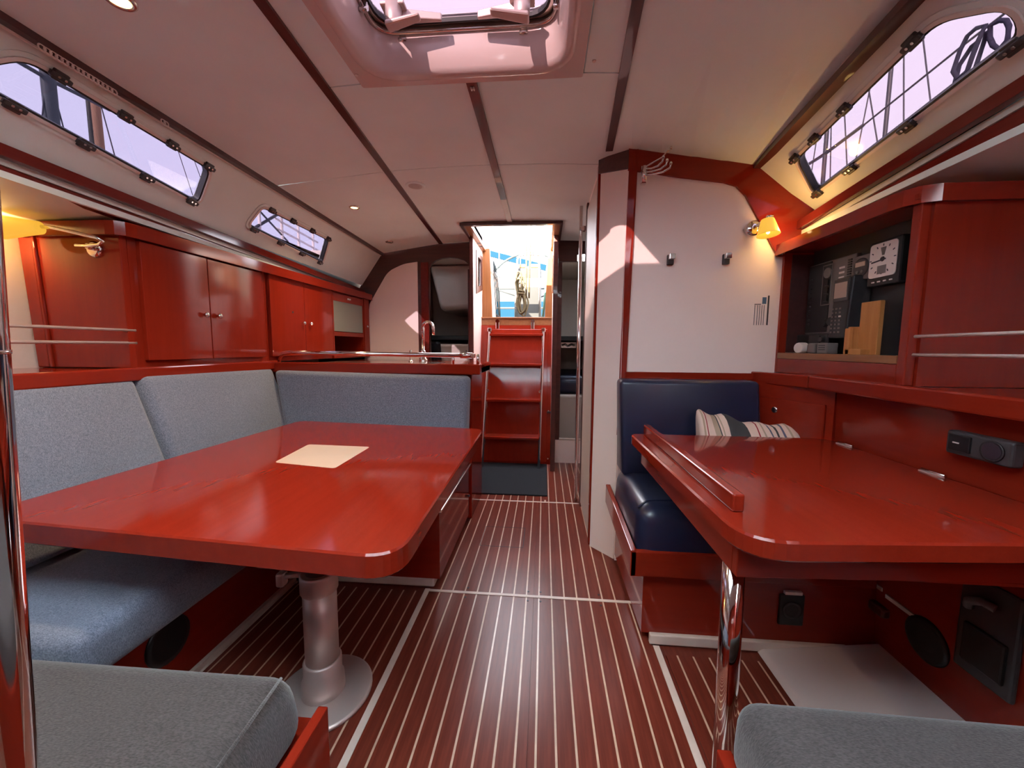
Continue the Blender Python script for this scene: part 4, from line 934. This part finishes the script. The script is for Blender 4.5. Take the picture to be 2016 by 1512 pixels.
for y0, y1 in ((1.352, 1.415), (1.052, 1.115)):
    h = MB().tube([(1.035, y0, .675), (1.035, y1, .675)], .004, 8).build('hinge', 'steel', cht)
    MB().box(1.026, 1.033, y0, y1, .670, .673).build('hinge_leaf', 'alu', h)
# ---- socket with switch on the fascia
t_ = thing('switch_and_socket', 'dark double plate with a rocker switch and a round socket', 'socket', (1.03, .98, .74))
MB().box(1.018, 1.046, .905, 1.045, .742, .800, .006, 3).build('plate', 'clip', t_)
MB().box(1.013, 1.019, .985, 1.035, .752, .792, .002).build('rocker', 'black', t_)
MB().box(1.0115, 1.0135, 1.008, 1.022, .771, .774).build('mark', 'plate', t_)
MB().lathe([(.024, 0), (.024, .003), (.020, .003), (.019, .001)], (1.018, .942, .771), (-1, 0, 0), 24).build('socket_ring', 'dark', t_)
MB().lathe([(.019, 0), (.019, .0025)], (1.0175, .942, .771), (-1, 0, 0), 24).build('socket_well', 'needle', t_)

# ---- pillow: striped bands over a soft body, lying tilted on the seat
pw = thing('striped_pillow', 'crumpled pillow with cream, red, tan and charcoal stripes', 'pillow', (.80, 1.52, .49))
bands = [(0, .03, 'cushw'), (.03, .045, 'cusht'), (.045, .06, 'cushw'), (.06, .07, 'cushr'), (.07, .13, 'cushw'), (.13, .175, 'cusht'), (.175, .185, 'cushd'), (.185, .20, 'cushw'), (.20, .212, 'cusht'), (.212, .26, 'cushw'), (.26, .44, 'cushd'), (.44, .525, 'cushw'), (.525, .538, 'cushr'), (.538, .575, 'cushw'), (.575, .59, 'cusht'), (.59, .635, 'cushw'), (.635, .65, 'cushb'), (.65, .69, 'cushw'), (.69, .712, 'cushd'), (.712, .755, 'cushw'), (.755, .775, 'cushb'), (.775, .815, 'cushw'), (.815, .835, 'cusht'), (.835, .92, 'cushw'), (.92, 1.0, 'cushb')]
def pil(s, t):
    """s along the length, t round the section"""
    w = .42*(s-.5)
    k = max(0.0, 1-abs(2*s-1)**4)**.5
    hgt = .115*(.55+.45*k)+.008*math.sin(9*s)+.006*math.sin(23*s+1)
    thk = .012+.055*k
    c, d = math.cos(t), math.sin(t)
    sg_ = lambda v: math.copysign(abs(v)**.75, v)
    zt = hgt*sg_(d); yt = thk*sg_(c)*(1-.25*(d > 0)*d)
    top = (.030*(1-2*s)+.035*math.exp(-(s/.09)**2))*(1 if d > 0 else .2)
    wr = .004*math.sin(31*s+4*t)
    return V((.815+w, 1.53-.10*(zt/.2)*-1+yt+wr, .60+zt+top))
for a, bb, mt in bands:
    m = MB(); bm = m.bm; n = 20; ns_ = max(2, int((bb-a)*40)+1); rings = []
    for i in range(ns_+1):
        s_ = a+(bb-a)*i/ns_
        rings.append([bm.verts.new(pil(s_, 2*math.pi*k/n)) for k in range(n)])
    for A, B in zip(rings, rings[1:]):
        for k in range(n): f = bm.faces.new((A[k], A[(k+1) % n], B[(k+1) % n], B[k])); f.smooth = True
    if a == 0: bm.faces.new(rings[0][::-1])
    if bb == 1.0: bm.faces.new(rings[-1])
    m.build('stripe', mt, pw)

# ---- near right seat
nb2 = thing('front_right_seat_base', 'mahogany base under the grey cushion at lower right', 'bench', (.7, .2, 0))
MB().box(.33, 1.04, YB, .60, 0, .29).build('body', 'mahogx', nb2)
MB().box(.305, .33, YB, .625, 0, .315, .003).build('end_board', 'mahog', nb2)
cushion('seat_cushion', [(.315, YB, .30), (1.04, YB, .30), (1.04, .625, .30), (.315, .625, .30)], [(.325, YB, .425), (1.04, YB, .425), (1.04, .63, .418), (.325, .63, .425)], 'fabg', 'grey woven seat cushion nearest the camera at lower right', .04, 5)

# ================================================================== CEILING FITTINGS
def spot(x, y, lit, lab, r=.030):
    z = czz(x, y)
    t_ = thing('ceiling_spotlight', lab, 'light', (x, y, z-.006), 'round ceiling spotlights')
    MB().lathe([(r, .006), (r, -.002), (r*.85, -.006), (r*.68, -.004), (r*.66, .001)], (x, y, z), n=28).build('bezel', 'steel', t_)
    MB().lathe([(r*.66, 0), (r*.66, -.0035), (r*.3, -.005)], (x, y, z), n=24).build('lens', 'spot' if lit else 'greyp', t_)
    if lit:
        l = bpy.data.lights.new('spot_bulb', 'SPOT'); l.energy = 3.0; l.color = (1, .74, .42); l.spot_size = 2.3; l.spot_blend = 1; l.shadow_soft_size = .02
        lo = bpy.data.objects.new('spot_bulb', l); COL.objects.link(lo); lo.parent = t_; lo.location = (0, 0, -.008)
spot(-1.135, 2.285, True, 'lit warm ceiling spotlight above the galley side')
spot(-1.04, .935, True, 'lit warm ceiling spotlight cut by the top edge of the picture', .034)
spot(-1.21, 2.985, False, 'unlit ceiling spotlight near the aft bulkhead')
z = czz(-.70, 2.10)
t_ = thing('ceiling_vent', 'round pale ceiling vent beside the left batten', 'vent', (-.70, 2.10, z-.006))
MB().lathe([(.052, .004), (.052, -.003), (.045, -.007), (.036, -.005)], (-.70, 2.10, z), n=32).build('ring', 'ceil', t_)
MB().lathe([(.036, 0), (.036, -.0065), (.02, -.0075)], (-.70, 2.10, z), n=28).build('grille', 'grille', t_)
# curtain gliders along the left corner batten
gl = None; P0 = V((-1.372, 1.0, 1.796))
ys = [1.0+.0125*k for k in range(15)]+[1.332, 1.343]
for y in ys:
    p = V((-1.352-.008*(y-1), y, 1.7955-.0145*(y-1)))
    if gl is None:
        gl = MB().tube(arc((0, 0, 0), .0082, 0, 2*math.pi, 12, Y, Z)[:-1], .0021, 6, closed=True)
        for v in gl.bm.verts: v.co += p+V((.004, 0, -.010))
        gl = tag(gl.build('curtain_glider', 'plate'), 'small white curtain glider on the track above the long left window', 'curtain glider', 'white curtain gliders above the left window')
        g0 = V(gl.location)-p
    else:
        c = gl.copy(); COL.objects.link(c); c.location = p+g0

# ================================================================== COMPANIONWAY LADDER
lad = thing('companionway_ladder', 'mahogany companionway ladder with steel rails and four treads', 'ladder', (CX, 3.1, 0))
def ly(z): return 3.07+.36*z/1.14
def lxl(z): return -.498+.012*z/1.14
def lxr(z): return -.030+.022*z/1.14
MB().tube([(-.47, 3.445, 1.150), (-.495, 3.41, 1.150), (lxl(1.12), ly(1.12), 1.12), (lxl(0), ly(0), .0)], .011, 10).build('rail', 'chrome', lad)
MB().tube([(-.02, 3.445, 1.150), (-.005, 3.41, 1.150), (lxr(1.12), ly(1.12), 1.12), (lxr(0), ly(0), .0)], .011, 10).build('rail', 'chrome', lad)
for z in (1.115, .855, .555, .252):
    MB().box(lxl(z)+.006, lxr(z)-.006, ly(z)-.025, ly(z)+.10, z-.022, z, .004).build('tread', 'mahogx', lad)
    for x in (lxl(z)+.012, lxr(z)-.012):
        MB().bar((x, ly(z)-.012, z-.022), (x, ly(z)+.01, z-.075), .004, .008).build('bracket', 'steel', lad)
for z in (.62,):
    for x in (lxl(z)+.012, lxr(z)-.01): MB().lathe([(.014, 0), (.014, .008)], (x, ly(z), z), (0, -1, 0), 12).build('pivot', 'steel', lad)
for x in (-.42, -.105):
    MB().box(x-.016, x+.016, 3.452, 3.462, 1.155, 1.235, .006, 3).lathe([(.017, 0), (.017, .008)], (x, 3.456, 1.225), (0, -1, 0), 16).build('hanger_plate', 'chrome', lad)
for x in (-.485, -.008):
    MB().box(x-.018, x+.018, 3.40, 3.45, 1.13, 1.165, .006).build('end_bracket', 'chrome', lad)
eb = thing('engine_cover', 'sloping mahogany engine cover behind the ladder', 'panel', (CX, 3.4, 0))
MB().hexa([(-.575, 3.22, 0), (.074, 3.22, 0), (.074, 3.26, 0), (-.575, 3.26, 0)], [(-.57, 3.462, 1.19), (.07, 3.462, 1.19), (.07, 3.5, 1.19), (-.57, 3.5, 1.19)]).build('panel', 'mahogz', eb)
MB().hexa([(-.545, 3.208, .02), (.035, 3.208, .02), (.035, 3.225, .02), (-.545, 3.225, .02)], [(-.535, 3.440, 1.155), (.028, 3.440, 1.155), (.028, 3.47, 1.155), (-.535, 3.47, 1.155)], .003).build('front_board', 'mahogz', eb)
MB().lathe([(.030, 0), (.030, .004)], (-.26, 3.372, .885), (0, -1, .2), 20).build('finger_hole_cover', 'mahogx', eb)
for z in (.45, .05): MB().lathe([(.006, 0), (.006, .006)], (.045, 3.215+.2*z, z), (0, -1, 0), 8).build('catch', 'steel', eb)
MB().box(-.575, .075, 3.205+.09, 3.215+.09, .43, .445).build('seam_batten', 'batten', eb)
tag(MB().box(-.52, .036, 2.505, 3.20, .0005, .010, .003).build('floor_mat', 'carpet'), 'charcoal carpet mat at the foot of the ladder', 'mat')

# ================================================================== OUTSIDE: cockpit, ropes, boats, masts
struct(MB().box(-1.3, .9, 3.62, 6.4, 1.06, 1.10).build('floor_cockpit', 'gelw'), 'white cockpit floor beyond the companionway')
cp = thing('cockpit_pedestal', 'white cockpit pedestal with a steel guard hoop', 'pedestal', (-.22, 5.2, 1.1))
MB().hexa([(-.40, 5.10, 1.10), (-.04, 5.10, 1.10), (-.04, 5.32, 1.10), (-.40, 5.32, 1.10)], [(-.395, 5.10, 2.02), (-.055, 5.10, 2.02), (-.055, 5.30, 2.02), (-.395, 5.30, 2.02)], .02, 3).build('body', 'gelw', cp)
MB().tube([(-.37, 5.05, 1.15), (-.36, 5.05, 2.08)]+[(-.36+.05-.05*math.cos(t), 5.05, 2.10+.06*math.sin(t)) for t in (.3, .8, 1.3)]+[(-.22, 5.05, 2.175)]+[(-.10+.05-.05*math.cos(math.pi-t), 5.05, 2.10+.06*math.sin(t)) for t in (1.3, .8, .3)]+[(-.08, 5.05, 2.08), (-.06, 5.05, 1.15)], .012, 8).build('guard_hoop', 'steel', cp)
MB().box(-.34, -.26, 5.12, 5.2, 2.02, 2.07, .01).box(-.19, -.08, 5.12, 5.2, 2.02, 2.07, .01).build('instrument_pod', 'honey', cp)
wh_ = thing('steering_wheel', 'large grey steering wheel rim behind the pedestal', 'wheel', (-.20, 5.6, 1.1))
MB().tube(arc((-.21, 5.6, 1.66), .66, 0, 2*math.pi, 48, X, Z)[:-1], .016, 8, closed=True).build('rim', 'greyc', wh_)
for k in range(5):
    a = math.pi*(.1+2*k/5)
    MB().tube([(-.21, 5.6, 1.66), (-.21+.65*math.cos(a), 5.6, 1.66+.65*math.sin(a))], .010, 8).build('spoke', 'gelw', wh_)
MB().lathe([(.05, 0), (.05, .06)], (-.21, 5.63, 1.66), (0, -1, 0), 16).build('hub', 'steel', wh_)
gr = thing('pushpit_rail', 'white stern rail with posts behind the cockpit', 'railing', (-.5, 6.3, 1.1))
for x in (-1.0, -.74, -.40, .3): MB().tube([(x, 6.3, 1.1), (x, 6.3, 2.5)], .012, 8).build('post', 'gelw', gr)
for z in (1.93, 1.62): MB().tube([(-1.3, 6.3, z), (.9, 6.3, z)], .016, 8).build('rail', 'gelw', gr)
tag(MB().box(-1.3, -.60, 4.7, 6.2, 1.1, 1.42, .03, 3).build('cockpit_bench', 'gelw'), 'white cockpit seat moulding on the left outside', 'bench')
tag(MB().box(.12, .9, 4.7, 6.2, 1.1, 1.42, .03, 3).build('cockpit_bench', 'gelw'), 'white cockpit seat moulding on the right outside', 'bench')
# ropes in the companionway
for x0, x1, z0, lab in ((-.183, -.178, 1.47, 'left of two cream ropes hanging in the companionway'), (-.140, -.150, 1.46, 'right of two cream ropes hanging in the companionway')):
    tag(MB().tube([(x0, 3.72, 2.6), (x0+.001, 3.72, 2.1), (x1, 3.72, 1.75), (x1, 3.72, z0)], .008, 8).build('hanging_rope', 'rope'), lab, 'rope', 'cream ropes hanging in the companionway')
co_ = thing('rope_coil', 'coiled cream rope hung up in the companionway', 'rope', (-.24, 3.74, 1.27))
random.seed(3)
for k in range(7):
    dx = random.uniform(-.02, .02); w_ = random.uniform(.03, .065); zt = random.uniform(1.60, 1.71); zb = random.uniform(1.285, 1.34)
    loop = []
    for i in range(28):
        t = 2*math.pi*i/28; s = math.sin(t)
        zz = (zt+zb)/2+(zt-zb)/2*s
        pinch = .35+.65*(1-math.exp(-((zz-1.52)/.07)**2))
        loop.append((-.235+dx+(.02 if zz < 1.5 else -.005)+w_*math.cos(t)*pinch+.004*math.sin(5*t+k), 3.73+.006*k-.02, zz))
    MB().tube(loop, .0075, 7, closed=True).build('loop', 'rope', co_)
MB().tube([(-.245, 3.70, 1.53), (-.20, 3.70, 1.525), (-.195, 3.75, 1.52), (-.26, 3.75, 1.515), (-.25, 3.70, 1.505), (-.20, 3.70, 1.50)], .008, 7).build('wrap', 'rope', co_)
t_ = thing('sheet_bundle', 'bundle of thin grey lines at the left of the companionway', 'rope', (-.45, 3.60, 1.26))
for k in range(4): MB().tube([(-.478+.007*k, 3.60, 1.80-.02*k), (-.474+.009*k, 3.60, 1.68), (-.462+.012*k, 3.60, 1.50), (-.448+.012*k, 3.60, 1.27)], .0045, 6).build('line', 'greyc', t_)
tag(MB().tube([(.03, 3.60, 1.80), (.015, 3.60, 1.70), (.004, 3.60, 1.50), (-.015, 3.60, 1.27)], .010, 8).build('green_line', plain('green_rope', (.12, .28, .22), .9)), 'dark green line at the right of the companionway', 'rope')
# neighbouring boats beyond the stern
nbt = thing('awning_boat', 'grey and blue covered boat moored beyond the stern', 'boat', (-1.5, 9.5, 0))
MB().box(-3.2, 1.6, 9.6, 9.7, 1.95, 2.72).build('side_cover', 'greyc', nbt)
MB().box(-3.2, 1.6, 9.56, 9.6, 1.55, 2.10).build('blue_cover', 'bluec', nbt)
MB().hexa([(-3.2, 9.5, 3.66), (1.8, 9.5, 2.36), (1.8, 9.58, 2.36), (-3.2, 9.58, 3.66)], [(-3.2, 9.5, 3.80), (1.8, 9.5, 2.50), (1.8, 9.58, 2.50), (-3.2, 9.58, 3.80)]).build('boom_cover', 'bluec', nbt)
MB().box(-3.4, 1.8, 9.5, 11.5, 0, 1.55, .1).build('hull', 'gelw', nbt)
MB().tube([(-3.2, 9.7, 4.3), (1.8, 9.7, 3.7)], .012, 6).tube([(-1.2, 9.7, 4.6), (1.8, 9.7, 3.2)], .012, 6).build('stay', 'rope', nbt)
def mast(label, x, y, h, r, stays, mat='mastg', spread=(5.9,)):
    t_ = thing('mast', label, 'mast', (x, y, 0))
    MB().tube([(x, y, 0), (x, y, h)], r, 10).build('spar', mat, t_)
    for z in spread: MB().tube([(x, y-1.0, z+.05), (x, y, z), (x, y+1.0, z+.05)], .035, 6).build('spreader', mat, t_)
    for (dx, dy, zt) in stays: MB().tube([(x, y, zt), (x+dx, y+dy, .5)], .012, 5).build('stay', 'wire', t_)
    return t_
mast('grey mast with spreaders seen through the long left window', -9.0, 6.72, 12, .10, [(0, -1.6, 9), (0, 1.9, 10), (0, .9, 6), (0, -.8, 6)], spread=(5.75,))
mast('pale mast behind an orange furled sail through the long left window', -13.0, 10.63, 16, .08, [(0, 5.2, 15.5), (0, 6.4, 15.5)], 'gelw', ())
tag(MB().tube([(-12.5, 10.45, 1.0), (-12.5, 10.28, 14.0)], .10, 10).build('furled_sail', 'orange'), 'orange furled sail through the long left window', 'sail')
mast('thin mast with rigging seen through the right window', 6.0, 9.3, 11, .04, [(0, -1.4, 8.5), (0, -2.6, 9.5), (0, 1.0, 8), (0, -.6, 7)], 'wire', (5.2,))
mast('far mast with leaning stays seen through the right window', 6.4, 8.3, 11, .035, [(0, -1.9, 9), (0, -.9, 8.5), (0, 1.4, 9)], 'wire', ())
# guard wire and dark rope outside the right window
tag(MB().tube([(1.35, .9, 2.02), (1.35, 1.485, 1.99), (1.35, 1.865, 1.955), (1.35, 2.218, 1.95), (1.35, 3.0, 1.94)], .004, 6).build('guard_wire', 'wire'), 'thin guard wire crossing outside the right window', 'wire')
dr_ = thing('dark_rope_coil', 'dark blue rope loops hanging outside the right window', 'rope', (1.12, 1.19, 1.72))
for k, lp in enumerate(([(1.172, 1.832), (1.195, 1.842), (1.215, 1.839), (1.231, 1.813), (1.244, 1.77), (1.228, 1.740), (1.205, 1.745), (1.196, 1.775), (1.185, 1.805)], [(1.128, 1.795), (1.136, 1.815), (1.150, 1.826), (1.172, 1.830), (1.170, 1.80), (1.160, 1.775), (1.145, 1.755), (1.128, 1.765)], [(1.19, 1.83), (1.225, 1.82), (1.255, 1.79), (1.262, 1.745), (1.245, 1.72), (1.215, 1.735)])):
    MB().tube([(1.12+.012*k, y, z) for y, z in lp], .0055, 8, closed=True).build('loop', 'ropeb', dr_)
# gear outside the small left window
ar = thing('stern_arch', 'white antenna frame and awning seen through the small left window', 'frame', (-5.5, 9.5, 0))
MB().hexa([(-6.0, 7.2, 3.95), (-5.2, 7.2, 4.0), (-5.2, 9.0, 4.15), (-6.0, 9.0, 4.1)], [(-6.0, 7.2, 4.0), (-5.2, 7.2, 4.05), (-5.2, 9.0, 4.2), (-6.0, 9.0, 4.15)]).build('awning', 'plate', ar)
for y in (7.9, 8.6, 9.2, 9.8): MB().tube([(-6, y, 0), (-6, y, 4.2)], .03, 6).build('pole', 'plate', ar)
for z in (3.35, 3.6, 3.8): MB().tube([(-6, 8.4, z), (-6, 10.0, z-.1)], .025, 6).build('cross_bar', 'plate', ar)
MB().tube([(-6, 7.6, 3.3), (-6, 8.6, 4.0)], .03, 6).tube([(-6, 7.7, 3.9), (-6, 8.8, 3.4)], .02, 6).build('brace', 'wire', ar)
tag(MB().hexa([(-6.5, 9.9, 2.6), (-6.3, 9.9, 2.6), (-6.3, 10.8, 2.6), (-6.5, 10.8, 2.6)], [(-6.5, 9.9, 3.40), (-6.3, 9.9, 3.40), (-6.3, 10.5, 3.62), (-6.5, 10.5, 3.62)]).build('blue_sail_cover', 'bluec'), 'blue canvas cover glimpsed through the small left window', 'cover')
